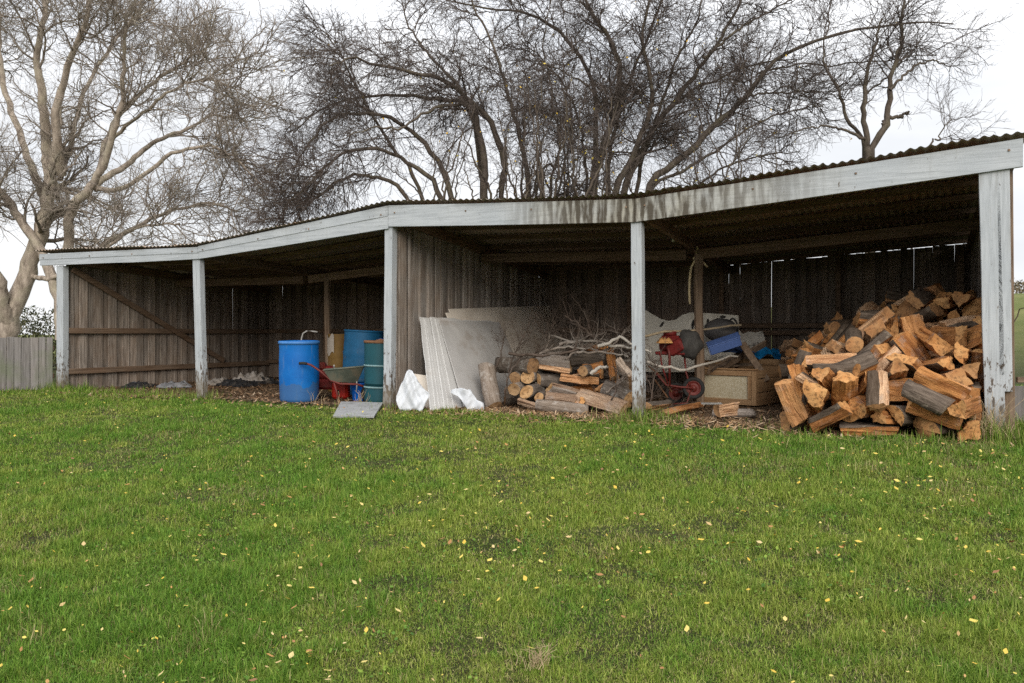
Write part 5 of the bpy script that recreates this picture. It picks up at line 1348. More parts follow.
# ------------------------------------------------------------------ firewood heap: pieces as they came to rest (variant, a, b, z, quaternion)
PILE = [
(2,-0.323,-0.506,0.337,0.32,-0.47,0.71,-0.42),(9,-0.645,-0.481,0.404,0.45,0.86,-0.0,-0.24),(1,-1.829,-0.371,0.33,0.77,-0.31,0.45,0.33),(1,-0.572,-0.363,0.3,0.9,-0.41,0.12,0.08),
(2,-1.53,-0.348,0.547,0.07,-0.65,0.67,-0.34),(2,-1.506,-0.34,0.188,0.23,-0.93,0.03,-0.29),(1,-0.531,-0.336,0.525,0.3,-0.93,0.07,0.22),(0,-1.053,-0.336,0.454,0.29,0.64,0.26,0.67),
(3,-1.637,-0.314,0.353,0.04,-0.76,0.61,-0.22),(7,-2.271,-0.289,0.152,0.65,0.7,-0.22,0.21),(1,-1.374,-0.279,0.454,0.44,-0.61,0.16,-0.64),(4,-0.278,-0.268,0.09,0.27,0.63,-0.69,-0.25),
(15,-1.155,-0.259,0.063,0.01,-1.0,-0.07,0.01),(10,-1.453,-0.249,0.641,0.34,-0.94,0.09,-0.04),(9,-0.835,-0.213,0.217,0.53,0.17,-0.31,-0.77),(2,-1.871,-0.201,0.578,0.37,0.92,-0.07,-0.11),
(0,-0.944,-0.197,0.179,0.64,-0.58,-0.29,0.42),(4,-0.551,-0.168,0.442,0.32,0.14,-0.9,0.26),(3,-0.546,-0.146,0.149,0.36,0.35,-0.45,-0.73),(1,-2.1,-0.143,0.455,0.29,-0.4,-0.68,0.55),
(3,-1.131,-0.134,0.264,0.36,-0.22,0.53,-0.74),(14,-1.835,-0.115,0.136,0.31,0.43,-0.61,-0.58),(2,-0.92,-0.098,0.609,0.64,-0.03,0.27,0.72),(13,-2.423,-0.094,0.22,0.51,-0.39,0.55,0.53),
(16,-1.282,-0.089,0.666,0.35,-0.91,-0.18,-0.15),(2,-1.54,-0.086,0.111,0.05,-0.11,0.99,-0.04),(2,-1.21,-0.066,0.432,0.81,0.19,-0.44,-0.32),(3,-0.788,-0.062,0.422,0.79,-0.57,-0.12,0.2),
(14,-1.653,-0.058,0.466,0.08,0.96,-0.02,-0.28),(2,-1.467,-0.053,0.512,0.36,0.9,0.13,-0.2),(4,-0.419,-0.049,0.575,0.42,-0.69,0.46,-0.37),(7,-0.299,-0.041,0.275,0.58,0.38,-0.37,-0.61),
(5,-0.267,0.001,0.437,0.27,0.66,-0.63,-0.32),(15,-0.771,0.051,0.636,0.81,-0.11,0.25,0.51),(2,-0.297,0.064,0.639,0.57,-0.28,-0.24,0.74),(7,-2.362,0.074,0.279,0.1,0.08,0.57,0.81),
(0,-0.567,0.078,0.687,0.46,-0.73,0.38,-0.35),(0,-1.483,0.091,0.533,0.97,-0.19,-0.07,-0.12),(0,-1.818,0.104,0.464,0.53,-0.61,0.57,0.14),(5,-0.327,0.104,0.815,0.74,-0.12,-0.07,0.66),
(8,-1.544,0.129,0.332,0.17,0.45,-0.52,-0.71),(13,-1.909,0.134,0.355,0.59,-0.41,0.45,-0.54),(13,-1.527,0.134,0.693,0.05,0.03,-0.2,-0.98),(15,-1.037,0.136,0.627,0.41,-0.2,0.86,-0.23),
(8,-2.324,0.137,0.395,0.17,0.11,-0.79,-0.58),(16,-1.397,0.18,0.295,0.21,-0.52,0.82,0.12),(8,-2.359,0.191,0.078,0.63,-0.74,0.15,-0.15),(0,-0.732,0.192,0.309,0.47,-0.36,0.79,-0.16),
(6,-2.341,0.202,0.238,0.63,-0.48,-0.49,0.35),(15,-1.148,0.225,0.661,0.46,0.15,0.87,-0.02),(13,-1.865,0.263,0.134,0.55,-0.39,0.47,-0.58),(4,-1.73,0.266,0.344,0.46,0.69,-0.01,-0.56),
(3,-0.984,0.291,0.45,0.37,-0.26,0.87,-0.18),(14,-1.516,0.291,0.543,0.99,0.01,0.04,-0.15),(13,-0.603,0.295,0.933,0.28,-0.5,-0.78,0.24),(7,-0.138,0.309,0.632,0.7,0.06,0.7,0.16),
(6,-1.113,0.323,0.839,0.76,0.5,-0.15,0.39),(3,-1.931,0.348,0.678,0.1,0.19,-0.73,-0.65),(6,-2.115,0.362,0.207,0.06,-0.7,0.71,0.05),(1,-2.118,0.378,0.442,0.88,0.42,0.09,0.21),
(3,-0.778,0.388,0.782,0.69,-0.54,0.3,0.37),(3,-0.424,0.405,0.584,0.07,0.44,-0.49,-0.74),(7,-2.448,0.41,0.143,0.48,-0.84,-0.12,0.24),(11,-1.328,0.432,0.941,0.65,-0.36,0.46,-0.49),
(12,-1.254,0.441,0.684,0.09,0.99,0.04,0.1),(5,-1.579,0.451,0.752,0.42,-0.49,-0.67,0.36),(1,-0.524,0.483,0.769,0.37,0.32,0.63,0.6),(15,-0.266,0.524,0.932,0.78,0.46,-0.33,-0.26),
(16,-0.451,0.524,0.97,0.28,-0.32,-0.66,0.62),(0,-1.491,0.542,0.56,0.15,0.62,-0.4,-0.66),(16,-1.398,0.546,0.829,0.36,-0.15,0.12,-0.91),(16,-1.133,0.547,0.969,0.42,0.52,0.73,0.13),
(16,-2.157,0.58,0.546,0.11,-0.96,-0.19,-0.19),(2,-2.229,0.592,0.374,0.13,0.37,-0.6,-0.7),(5,-0.914,0.597,0.745,0.44,0.18,-0.75,0.46),(2,-0.226,0.629,0.79,0.27,0.32,0.88,0.24),
(13,-2.536,0.649,0.157,0.28,0.22,0.93,0.11),(2,-1.905,0.652,0.178,0.39,-0.59,0.14,-0.69),(16,-1.756,0.658,0.318,0.77,0.43,-0.29,-0.37),(16,-0.759,0.659,1.041,0.71,0.32,0.27,-0.57),
(8,-1.749,0.666,0.463,0.61,0.44,-0.48,-0.45),(14,-0.119,0.679,0.962,0.55,-0.45,-0.14,-0.69),(5,-2.288,0.696,0.19,0.86,-0.19,0.38,-0.28),(13,-1.661,0.7,0.571,0.28,0.4,-0.87,-0.04),
(8,-1.914,0.701,0.603,0.37,0.72,-0.11,0.58),(6,-1.134,0.708,0.724,0.48,0.72,-0.13,-0.48),(13,-1.177,0.756,1.089,0.93,0.04,-0.34,-0.16),(5,-0.291,0.766,1.099,0.15,0.19,-0.49,-0.84),
(8,-2.49,0.785,0.074,0.32,-0.62,-0.63,0.34),(4,-1.901,0.805,0.535,0.45,0.28,0.61,-0.59),(13,-1.496,0.815,0.792,0.88,0.2,-0.43,0.11),(1,-0.775,0.821,0.984,0.15,0.67,-0.37,-0.62),
(2,-0.971,0.823,1.071,0.47,-0.54,0.64,-0.28),(14,-1.798,0.88,0.215,0.84,0.32,-0.39,-0.19),(0,-0.415,0.893,1.079,0.66,0.7,0.08,0.26),(16,-2.112,0.938,0.407,0.02,0.94,0.33,0.09),
(16,-1.43,0.945,0.752,0.04,-0.77,-0.41,-0.48),(2,-2.521,0.945,0.227,0.51,0.7,0.48,0.17),(10,-0.866,0.95,0.944,0.17,-0.5,0.83,0.17),(3,-2.441,0.954,0.409,0.15,0.82,0.56,-0.03),
(16,-2.144,0.957,0.535,0.49,0.1,-0.14,-0.85),(14,-0.487,0.963,0.976,0.86,0.18,0.21,-0.43),(9,-0.129,0.993,1.016,0.2,0.67,-0.55,-0.45),(5,-1.197,1.008,0.987,0.8,-0.48,0.21,-0.3),
(3,-2.228,1.035,0.1,0.46,-0.54,0.53,-0.47),(5,-1.121,1.054,1.139,0.3,-0.94,-0.14,0.1),(5,-1.831,1.06,0.683,0.75,0.56,-0.17,-0.31),(4,-1.765,1.104,0.397,0.65,0.34,-0.29,-0.61),
(7,-0.682,1.128,1.194,0.56,-0.74,0.12,-0.36),(14,-1.803,1.139,0.575,0.04,-0.61,0.79,0.03),(9,-1.603,1.154,0.516,0.33,0.63,-0.66,-0.22),(2,-0.273,1.206,1.38,0.08,-0.63,0.77,-0.11),
(3,-1.463,1.228,0.819,0.08,0.88,0.18,0.42),(5,-0.126,1.229,1.468,0.42,0.58,-0.56,-0.42),(14,-2.145,1.244,0.293,0.49,0.51,-0.57,-0.41),(0,-0.419,1.247,1.358,0.32,-0.52,0.7,-0.37),
(16,-1.893,1.265,0.235,0.56,-0.51,0.51,-0.4),(4,-2.377,1.27,0.238,0.55,-0.83,-0.1,-0.09),(5,-0.357,1.273,1.173,0.11,0.67,-0.72,-0.14),(14,-0.699,1.3,1.414,0.13,0.58,-0.72,-0.36),
(16,-1.755,1.3,0.792,0.1,-0.91,-0.37,0.18),(14,-1.922,1.322,0.459,0.3,-0.5,0.72,-0.37),(4,-2.068,1.337,0.586,0.57,0.19,-0.37,-0.7),(5,-1.244,1.344,1.055,0.37,-0.78,0.41,-0.3),
(3,-0.146,1.367,1.246,0.71,0.22,0.26,0.62),(16,-0.498,1.378,1.289,0.6,-0.19,0.38,-0.68),(4,-1.878,1.388,0.685,0.25,-0.06,-0.77,-0.59),(2,-1.13,1.423,1.113,0.02,0.85,-0.48,0.22),
(3,-0.687,1.426,1.234,0.25,-0.34,0.58,-0.69),(16,-2.1,1.426,0.432,0.08,0.84,0.54,-0.07),(7,-2.474,1.47,0.214,0.29,0.65,-0.42,0.57),(12,-1.499,1.473,0.75,0.07,-0.4,0.26,0.87),
(9,-1.125,1.491,1.191,0.86,0.48,-0.07,-0.15),(9,-1.793,1.503,0.321,0.4,0.7,-0.59,-0.1),(7,-2.205,1.503,0.682,0.36,-0.48,0.79,-0.15),(5,-2.228,1.551,0.227,0.49,0.5,0.42,-0.57),
(16,-0.735,1.6,1.311,0.45,0.03,-0.41,-0.79),(0,-0.197,1.602,1.444,0.09,-0.49,0.5,0.7),(11,-2.049,1.607,0.538,0.01,0.02,0.92,-0.4),(2,-1.623,1.649,0.588,0.46,-0.14,0.87,-0.08),
(16,-1.918,1.651,0.85,0.35,-0.36,0.85,-0.15),(2,-1.35,1.655,0.941,0.35,0.17,0.73,-0.56),(6,-0.266,1.659,1.208,0.06,-0.03,1.0,0.04),(12,-1.586,1.704,0.952,0.05,0.82,0.43,0.37),
(5,-0.353,1.739,1.386,0.7,0.5,0.37,0.34),(14,-0.759,1.75,1.404,0.91,-0.17,-0.11,-0.36),(1,-0.842,1.752,1.191,0.06,0.48,-0.87,0.07),(13,-1.756,1.76,0.775,0.62,-0.09,0.28,-0.73),
(0,-1.351,1.809,0.992,0.39,-0.83,-0.22,-0.33),(1,-1.966,1.813,0.482,0.46,0.81,-0.16,-0.31),(3,-2.029,1.815,0.261,0.68,0.08,0.02,-0.73),(4,-1.775,1.816,0.623,0.22,-0.11,-0.51,-0.83),
(2,-0.245,1.829,1.185,0.08,-0.04,-0.97,-0.24),(4,-2.213,1.871,0.426,0.68,0.22,-0.3,-0.64),(15,-2.366,1.895,0.632,0.81,-0.0,-0.08,-0.58),(6,-1.019,1.916,1.222,0.3,0.69,0.41,0.51),
(14,-2.012,1.923,0.682,0.24,-0.17,-0.01,-0.95),(3,-2.019,1.934,0.878,0.24,0.32,-0.9,-0.14),(3,-0.653,1.966,1.41,0.77,-0.51,0.07,-0.37),(2,-1.617,1.975,0.932,0.23,0.5,-0.73,-0.4),
(8,-2.202,1.976,0.229,0.08,0.79,0.61,0.05),(7,-1.497,1.976,0.854,0.43,0.24,0.47,-0.73),(0,-0.082,2.028,1.284,0.7,-0.06,-0.12,-0.7),(8,-0.981,2.046,1.143,0.16,0.21,-0.75,-0.6),
(3,-0.475,2.078,1.273,0.36,-0.13,0.8,-0.45),(11,-1.854,2.097,0.427,0.14,-0.82,0.51,-0.21),(2,-0.475,2.098,1.487,0.05,0.92,-0.4,-0.0),(3,-1.29,2.119,1.244,0.56,-0.27,0.56,-0.55),
(3,-2.16,2.124,0.794,0.89,0.3,0.19,0.29),(5,-0.269,2.149,1.166,0.43,0.52,-0.45,-0.59),(12,-1.529,2.152,1.113,0.38,0.28,-0.4,-0.78),(16,-2.065,2.158,0.374,0.07,0.79,0.43,-0.43),
(0,-0.162,2.163,1.37,0.58,-0.24,0.19,-0.76),(2,-2.215,2.172,0.078,0.62,0.28,-0.31,-0.66),(7,-2.448,2.185,0.763,0.09,-0.49,0.38,-0.78),(15,-2.499,2.212,0.147,0.51,0.5,-0.5,-0.48),
(1,-1.74,2.244,0.711,0.52,-0.52,0.44,-0.51),(8,-1.182,2.25,1.131,0.87,0.43,-0.19,0.14),(0,-1.625,2.253,1.076,0.16,0.87,0.44,0.15),(2,-0.613,2.256,1.191,0.04,0.06,0.48,0.88),
(4,-2.107,2.26,0.567,0.39,-0.17,-0.26,0.87),(0,-0.647,2.317,1.359,0.85,0.5,0.05,0.14),(5,-1.827,2.348,0.538,0.28,0.55,0.73,0.3),(1,-2.272,2.38,0.83,0.0,-0.98,-0.01,-0.2),
(2,-2.235,2.394,0.347,0.42,0.57,-0.11,-0.7),(3,-1.721,2.43,0.894,0.88,0.17,0.03,-0.44),(2,-2.491,2.438,0.488,0.28,-0.64,-0.22,-0.68),(0,-1.392,2.467,1.039,0.18,0.33,0.68,-0.63),
(0,-0.877,2.482,1.408,0.01,-0.99,-0.0,0.14),(10,-2.032,2.487,0.298,0.71,-0.15,-0.23,-0.64),(16,-2.156,2.5,0.791,0.3,-0.45,0.79,0.29),(2,-1.913,2.51,0.716,0.13,-0.69,0.61,-0.37),
(4,-0.329,2.55,1.286,0.71,-0.08,0.37,-0.59),(2,-2.037,2.562,0.448,0.23,-0.07,-0.95,0.21),(1,-0.839,2.564,1.199,0.04,-0.54,0.84,-0.05),(15,-0.591,2.575,1.277,0.21,-0.61,0.76,0.05),
(6,-0.121,2.585,1.257,0.35,0.62,-0.34,-0.62),(1,-2.124,2.608,0.687,0.65,-0.63,0.43,-0.04),(4,-2.19,2.648,0.221,0.5,-0.47,0.22,0.7),(3,-1.61,2.663,1.013,0.27,0.79,0.52,-0.2),
(6,-1.765,2.679,0.589,0.45,-0.25,0.69,0.5),(1,-1.3,2.693,1.198,0.48,-0.79,0.22,-0.31),(1,-0.638,2.735,1.47,0.02,-0.42,0.79,0.45),(6,-2.319,2.738,0.588,0.16,0.06,-0.7,-0.7),
(9,-0.269,2.746,1.168,0.65,0.43,-0.13,-0.61),(1,-0.565,2.766,1.186,0.64,-0.65,0.31,-0.26),(7,-2.063,2.784,0.417,0.05,-0.17,0.94,0.28),(5,-0.095,2.84,1.238,0.39,-0.6,0.67,-0.2),
(13,-0.836,2.865,1.308,0.28,0.21,-0.47,-0.81),(1,-1.921,2.869,0.822,0.65,0.64,0.07,-0.41),(3,-0.24,2.89,1.488,0.12,0.75,-0.62,0.17),(0,-2.142,2.912,0.679,0.91,0.17,-0.19,-0.31),
(15,-1.001,2.929,1.193,0.31,-0.07,0.21,-0.93),(7,-2.474,2.935,0.112,0.18,0.69,-0.68,-0.16),(4,-2.142,2.95,0.389,0.73,-0.39,0.53,0.18),(1,-0.943,2.963,1.351,0.76,0.52,0.21,0.32),
(5,-1.729,3.024,0.741,0.77,-0.35,-0.1,-0.52),(2,-1.782,3.042,0.875,0.63,-0.47,0.05,-0.61),(9,-1.963,3.053,0.775,0.44,0.7,-0.08,-0.56),(4,-0.395,3.073,1.271,0.43,-0.44,0.7,-0.36),
(4,-0.592,3.098,1.447,0.07,0.22,0.71,0.66),(8,-2.206,3.127,0.582,0.33,-0.1,-0.93,-0.11),(2,-0.162,3.13,1.194,0.5,0.61,0.22,0.58),(15,-1.664,3.18,0.996,0.24,-0.9,0.3,-0.18),
(1,-2.662,3.184,0.847,0.35,-0.26,0.55,-0.72),(0,-0.425,3.193,1.154,0.22,0.2,-0.65,-0.7),(12,-1.936,3.194,0.723,0.5,-0.7,-0.5,0.09),(5,-1.913,3.254,0.594,0.66,-0.25,-0.46,0.54),
(14,-0.644,3.268,1.385,0.29,-0.54,-0.76,-0.21),(2,-1.575,3.269,0.927,0.44,-0.19,0.87,-0.13),(15,-1.195,3.29,1.168,0.94,0.1,-0.03,-0.33),(5,-2.279,3.308,0.651,0.28,-0.94,0.18,-0.07),
(3,-2.15,3.309,0.41,0.18,0.68,-0.35,-0.62),(1,-0.25,3.332,1.4,0.2,0.17,0.95,-0.14),(15,-2.333,3.362,0.778,0.03,0.49,0.85,-0.2),(14,-2.128,3.374,0.893,0.28,-0.91,0.31,-0.02),
(2,-0.751,3.387,1.358,0.16,-0.0,-0.46,-0.87),(3,-0.765,3.424,1.162,0.75,0.34,-0.38,-0.43),(2,-0.953,3.472,1.313,0.78,-0.47,-0.42,-0.01),(5,-2.149,3.481,0.7,0.03,-0.38,-0.69,0.62),
(9,-2.107,3.49,0.364,0.36,0.21,0.82,-0.4),(1,-0.374,3.495,1.147,0.01,-0.34,0.58,-0.74),(0,-0.092,3.507,1.176,0.49,0.54,-0.68,0.02),(12,-1.6,3.555,0.949,0.38,-0.45,0.8,-0.06),
(2,-2.323,3.577,0.829,0.98,0.09,-0.01,-0.19),(4,-1.945,3.581,0.735,0.25,0.84,-0.21,0.44),(6,-1.833,3.604,0.685,0.3,0.34,0.79,-0.41),(1,-1.199,3.635,1.084,0.12,0.12,0.86,0.47),
(8,-1.278,3.652,1.253,0.71,-0.69,0.06,-0.15),(9,-0.22,3.653,1.286,0.4,0.56,-0.59,-0.42),(16,-0.794,3.655,1.251,0.2,0.95,-0.23,-0.08),(5,-0.559,3.712,1.301,0.5,0.68,-0.49,-0.22),
(13,-0.253,3.743,1.109,0.03,0.19,-0.52,-0.83),(2,-2.139,3.789,0.74,0.63,0.35,0.52,0.46),(4,-0.667,3.809,1.087,0.8,-0.21,0.15,-0.53),(13,-1.632,3.837,0.932,0.7,-0.57,-0.41,0.12),
(1,-2.297,3.848,0.638,0.07,-0.4,-0.84,-0.35),(1,-0.994,3.85,1.073,0.77,0.47,-0.29,-0.33),(1,-1.984,3.879,0.542,0.32,0.79,-0.19,0.48),(4,-0.368,3.905,1.201,0.28,0.44,-0.82,-0.23),
(1,-1.907,3.907,0.912,0.6,0.72,0.14,0.31),(7,-0.411,3.926,1.395,0.32,-0.52,0.45,-0.65),(0,-1.751,3.932,0.825,0.14,0.4,-0.82,-0.38),(1,-1.288,3.955,1.187,0.55,0.63,-0.39,-0.39),
(14,-2.239,3.964,0.326,0.61,0.32,-0.66,-0.3),(7,-0.637,3.965,1.387,0.53,0.32,-0.52,-0.59),(4,-0.889,3.973,1.237,0.84,-0.23,-0.22,-0.44),(5,-0.39,3.99,1.009,0.0,-0.01,-0.8,-0.61),
(16,-1.496,4.026,1.099,0.63,-0.45,0.06,-0.63),(1,-1.914,4.082,0.671,0.44,-0.01,0.86,-0.24),(16,-1.234,4.104,1.013,0.57,-0.09,0.02,-0.81),(6,-0.698,4.107,1.244,0.17,0.24,0.62,0.73),
(13,-2.068,4.131,0.763,0.84,0.09,-0.43,-0.31),(14,-0.543,4.182,1.022,0.19,0.64,-0.69,0.27),(6,-0.785,4.191,0.959,0.26,0.48,-0.78,-0.29),(13,-1.05,4.244,1.151,0.01,0.15,-0.92,0.37),
(9,-0.305,4.248,1.006,0.76,0.15,-0.45,-0.45),(4,-2.469,4.248,0.718,0.51,-0.2,-0.74,-0.38),(10,-0.947,4.25,0.96,0.79,-0.09,0.08,0.6),(0,-0.307,4.25,1.259,0.39,-0.28,0.3,0.82),
(2,-1.582,4.268,0.911,0.2,-0.18,0.87,-0.41),(12,-1.875,4.279,0.666,0.67,-0.65,-0.35,-0.11),(2,-0.531,4.301,1.091,0.75,0.04,0.42,0.51),(0,-1.728,4.319,0.979,0.09,0.21,0.53,-0.82),
(1,-2.22,4.326,0.473,0.51,-0.51,-0.69,-0.04),(3,-0.136,4.344,1.096,0.7,-0.19,-0.21,-0.66),(13,-1.036,4.429,1.16,0.37,0.85,-0.34,0.17),(2,-1.918,4.429,0.643,0.87,-0.3,-0.38,0.07),
(0,-0.431,4.51,1.15,0.25,-0.88,-0.27,0.3),(8,-0.505,4.517,0.93,0.66,0.75,0.02,0.11),(5,-1.574,4.535,0.961,0.44,-0.27,0.81,-0.27),(2,-1.28,4.539,0.914,0.43,-0.1,-0.14,0.89),
(2,-1.353,4.55,1.044,0.89,0.26,0.1,0.36),(1,-1.128,4.556,1.238,0.73,0.68,-0.0,0.05),(10,-2.264,4.564,0.651,0.14,-0.98,0.08,-0.13),(3,-0.632,4.578,1.1,0.87,0.31,0.16,0.36),
(2,-1.091,4.595,0.899,0.46,0.79,-0.36,-0.16),(1,-2.147,4.631,0.531,0.64,-0.55,0.52,-0.14),(14,-1.739,4.674,0.833,0.51,0.62,-0.17,-0.57),(4,-0.135,4.695,1.038,0.16,0.64,-0.19,0.72),
(4,-2.002,4.698,0.594,0.78,-0.17,0.12,-0.6),(14,-0.774,4.701,1.092,0.52,0.76,0.32,0.21),(0,-0.969,4.74,1.208,0.22,0.84,0.13,0.49),(15,-0.714,4.752,0.919,0.02,-0.03,-0.0,-1.0),
(8,-0.944,4.807,1.025,0.29,-0.3,0.67,0.62),(4,-1.458,4.82,0.937,0.08,0.2,0.32,-0.92)]

from collections import Counter
frame = Matrix.Rotation(SHED_ROT, 4, 'Z')
def zone(ap, b, z, x, y):
    px = 512 + x / y * F; py = HY - (z - EYE) / y * F
    if b > 3.2: return 'at the dark back of the heap by the palings'
    if px > 955: return 'against the right corner post'
    if px < 830: return 'at the left foot of the heap near the box' if z < .5 else 'on the left slope of the heap'
    if z > .95: return 'on the crest of the heap'
    if z < .22 and b < .6: return 'at the front foot of the heap on the grass'
    return 'on the lower front face of the heap' if z < .5 else 'halfway up the front face of the heap'
what = {'wedge': 'orange split wedge of firewood', 'half': 'half-round split log with bark', 'round': 'unsplit round log in dark bark', 'slab': 'flat split slab of firewood'}
items = []
for k, (vi, dx, b, z, qw, qx, qy, qz) in enumerate(PILE):
    if z > 1.5: continue
    p = S(14.27 + dx, b, z); kd, me = PIECES[vi]
    px_, py_ = 512 + p.x / p.y * F, HY - (z - EYE) / p.y * F
    if py_ < 296 or (b > 3.1 and px_ < 794) or b < 3.1 and px_ < max(780, 774 + (425 - py_) * .42): continue        # nothing rolled as far as the box
    o = bpy.data.objects.new('firewood', me); C.collection.objects.link(o)
    o.location = p; o.rotation_mode = 'QUATERNION'
    o.rotation_quaternion = (frame.to_quaternion() @ Quaternion((qw, qx, qy, qz))).normalized()
    items.append((o, kd, zone(-dx, b, z, p.x, p.y), p))
for o, kd, zn, p in items:
    tag(o, what[kd] + ' ' + zn, 'firewood', 'split firewood heaped in the right bay')

# ------------------------------------------------------------------ litter on the shed floor
rs = np.random.RandomState(77)
def flakes(name, n, sampler, sz, mats, asp=.3, zoff=.008, tilt=.5, label=None, cat=None, curl=.25):
    x, y = sampler(n); n = len(x); z = ground_z(x, y) + zoff
    an = rs.uniform(0, 2 * np.pi, n); s = rs.uniform(sz[0], sz[1], n)
    u = np.stack([np.cos(an), np.sin(an), rs.randn(n) * tilt], 1); u /= np.linalg.norm(u, axis=1, keepdims=True)
    w = np.stack([-np.sin(an), np.cos(an), rs.randn(n) * tilt], 1); w /= np.linalg.norm(w, axis=1, keepdims=True)
    c = np.stack([x, y, z + np.abs(u[:, 2]) * s * .5], 1)
    s = s[:, None]; up = np.cross(u, w) * np.sign(np.cross(u, w)[:, 2:3])
    V = np.stack([c - u * s, c - u * s * .3 - w * s * asp + up * s * curl * .4, c + u * s * .35 - w * s * asp * .8 + up * s * curl * .4, c + u * s + up * s * curl, c + u * s * .35 + w * s * asp * .8 + up * s * curl * .4, c - u * s * .3 + w * s * asp + up * s * curl * .4], 1).reshape(-1, 3)
    b = np.arange(n)[:, None] * 6
    q = np.concatenate([b + np.array([[0, 1, 2, 5]]), b + np.array([[5, 2, 4, 5]])[:, :4]])
    f4a = b + np.array([[0, 1, 2, 3]]); f4b = b + np.array([[0, 3, 4, 5]])
    o = link(name, np_mesh(name, V, [np.concatenate([f4a, f4b])], mats, False))
    return tag(o, label, cat, None, 'stuff')
def shed_floor(n):
    a = rs.uniform(.1, 14.1, n); b = rs.uniform(-.15, 1, n) ** 1.0 * 4.6
    k = (vnoise(a * 1.4, b * 1.4, 4) > .33) | (rs.rand(n) < .4)
    a, b = a[k], b[k]; p = np.array(P1)[:2] + a[:, None] * np.array(FD)[:2] + b[:, None] * np.array(BD)[:2]
    return p[:, 0], p[:, 1]
M_chip = leaf_mat('litter_chips', (0, (.07, .04, .022)), (.5, (.19, .11, .06)), (.85, (.30, .19, .11)), (1, (.44, .34, .24)))
flakes('bark_litter', 16000, shed_floor, (.012, .055), [M_chip], .28, .006, .35, 'brown bark chips and straw littering the shed floor', 'litter')
def heap_edge(n):
    a = rs.uniform(8.0, 14.3, n); b = rs.normal(.1, .35, n)
    p = np.array(P1)[:2] + a[:, None] * np.array(FD)[:2] + b[:, None] * np.array(BD)[:2]
    return p[:, 0], p[:, 1]
M_splin = leaf_mat('wood_splinters', (0, (.16, .09, .045)), (.5, (.36, .22, .11)), (1, (.56, .42, .28)))
flakes('wood_splinters', 2600, heap_edge, (.015, .07), [M_splin], .12, .012, .3, 'pale wood splinters strewn before the logs and firewood', 'splinters')

# ------------------------------------------------------------------ grass
def blades(name, x, y, h, w, col_mats, lean, label, cat, dry, lush, zoff=0.0):
    n = len(x); z = ground_z(x, y) - .008 + zoff
    an = rs.uniform(0, 2 * np.pi, n); d = np.stack([np.cos(an), np.sin(an)], 1); sd = np.stack([-d[:, 1], d[:, 0]], 1)
    ln = np.clip(np.abs(rs.normal(0, 1, n)) * lean + .15, 0, 1.42)
    b0 = np.stack([x, y, z], 1)
    m = b0 + np.concatenate([d * (np.sin(ln * .55) * h * .5)[:, None], (np.cos(ln * .55) * h * .5)[:, None]], 1)
    t = m + np.concatenate([d * (np.sin(ln * 1.25) * h * .55)[:, None], (np.cos(ln * 1.25) * h * .55)[:, None]], 1)
    s3 = np.concatenate([sd * (w / 2)[:, None], np.zeros((n, 1))], 1)
    V = np.stack([b0 - s3, b0 + s3, m + s3 * .85, m - s3 * .85, t], 1).reshape(-1, 3)
    k = np.arange(n)[:, None] * 5
    me = np_mesh(name, V, [k + np.array([[0, 1, 2, 3]]), k + np.array([[3, 2, 4]])], col_mats, False)
    at_ = me.attributes.new('dry', 'FLOAT', 'POINT'); at_.data.foreach_set('value', np.repeat(dry, 5).astype(np.float32))
    at_ = me.attributes.new('lush', 'FLOAT', 'POINT'); at_.data.foreach_set('value', np.repeat(lush, 5).astype(np.float32))  # lush patches, plus the shade painted into the lawn beside the shed
    o = link(name, me)
    return tag(o, label, cat, None, 'stuff')

def grass_mat():
    t = NT('grass_blades', .7, .12); ri = t.island()
    a = t.n('Attribute', attribute_name='dry').outputs['Fac']
    q = t.n('Attribute', attribute_name='lush').outputs['Fac']
    deep = t.ramp(ri, (0, (.034, .100, .009)), (.5, (.077, .188, .014)), (1, (.155, .280, .028)))
    lime = t.ramp(ri, (0, (.085, .140, .012)), (.5, (.180, .255, .027)), (1, (.36, .40, .085)))
    green = t.mix(q, lime, deep)
    dryc = t.ramp(ri, (0, (.11, .075, .035)), (.5, (.25, .19, .09)), (1, (.44, .36, .20)))
    c = t.mix(a, green, dryc); t.color(c)
    tr = t.n('BsdfTranslucent'); t.put(tr.inputs[0], t.mix(.4, c, (.14, .20, .02), 'MIX'))
    ms = t.n('MixShader'); ms.inputs[0].default_value = .16
    t.t.links.new(t.b.outputs[0], ms.inputs[1]); t.t.links.new(tr.outputs[0], ms.inputs[2])
    t.t.links.new(ms.outputs[0], t.t.nodes['Material Output'].inputs['Surface'])
    return t.mat
M_grass = grass_mat()
N = 1900000
yg = np.linspace(2.0, 15.2, 600); cdf = np.cumsum((.76 * yg + .9) / yg ** 1.75); cdf = (cdf - cdf[0]) / (cdf[-1] - cdf[0])
yy = np.interp(rs.rand(N), cdf, yg); xx = rs.uniform(-1.0, 1.0, N) * (.74 * yy + .7)
s = -((xx - P1.x) * BD.x + (yy - P1.y) * BD.y); aa = (xx - P1.x) * FD.x + (yy - P1.y) * FD.y
edge = .02 + .30 * (vnoise(aa * 1.7, yy * 0 + 3, 9) - .35) + .12 * (vnoise(aa * 6, yy * 0, 12) - .5)
edge = edge + np.where((aa > 11.3) & (aa < 14.1), .28, 0) + np.where((aa > 3.7) & (aa < 7), .22, 0) + np.where((aa > 7.8) & (aa < 11.5), .12, 0)
keep = (s > edge) | (aa < -.1) | (aa > 14.45)
keep &= ~((aa < -.1) & (yy > 14.4))
clump = vnoise(xx * 9, yy * 9, 2) * .45 + vnoise(xx * 3.1, yy * 3.1, 6) * .35 + vnoise(xx * 21, yy * 21, 7) * .2
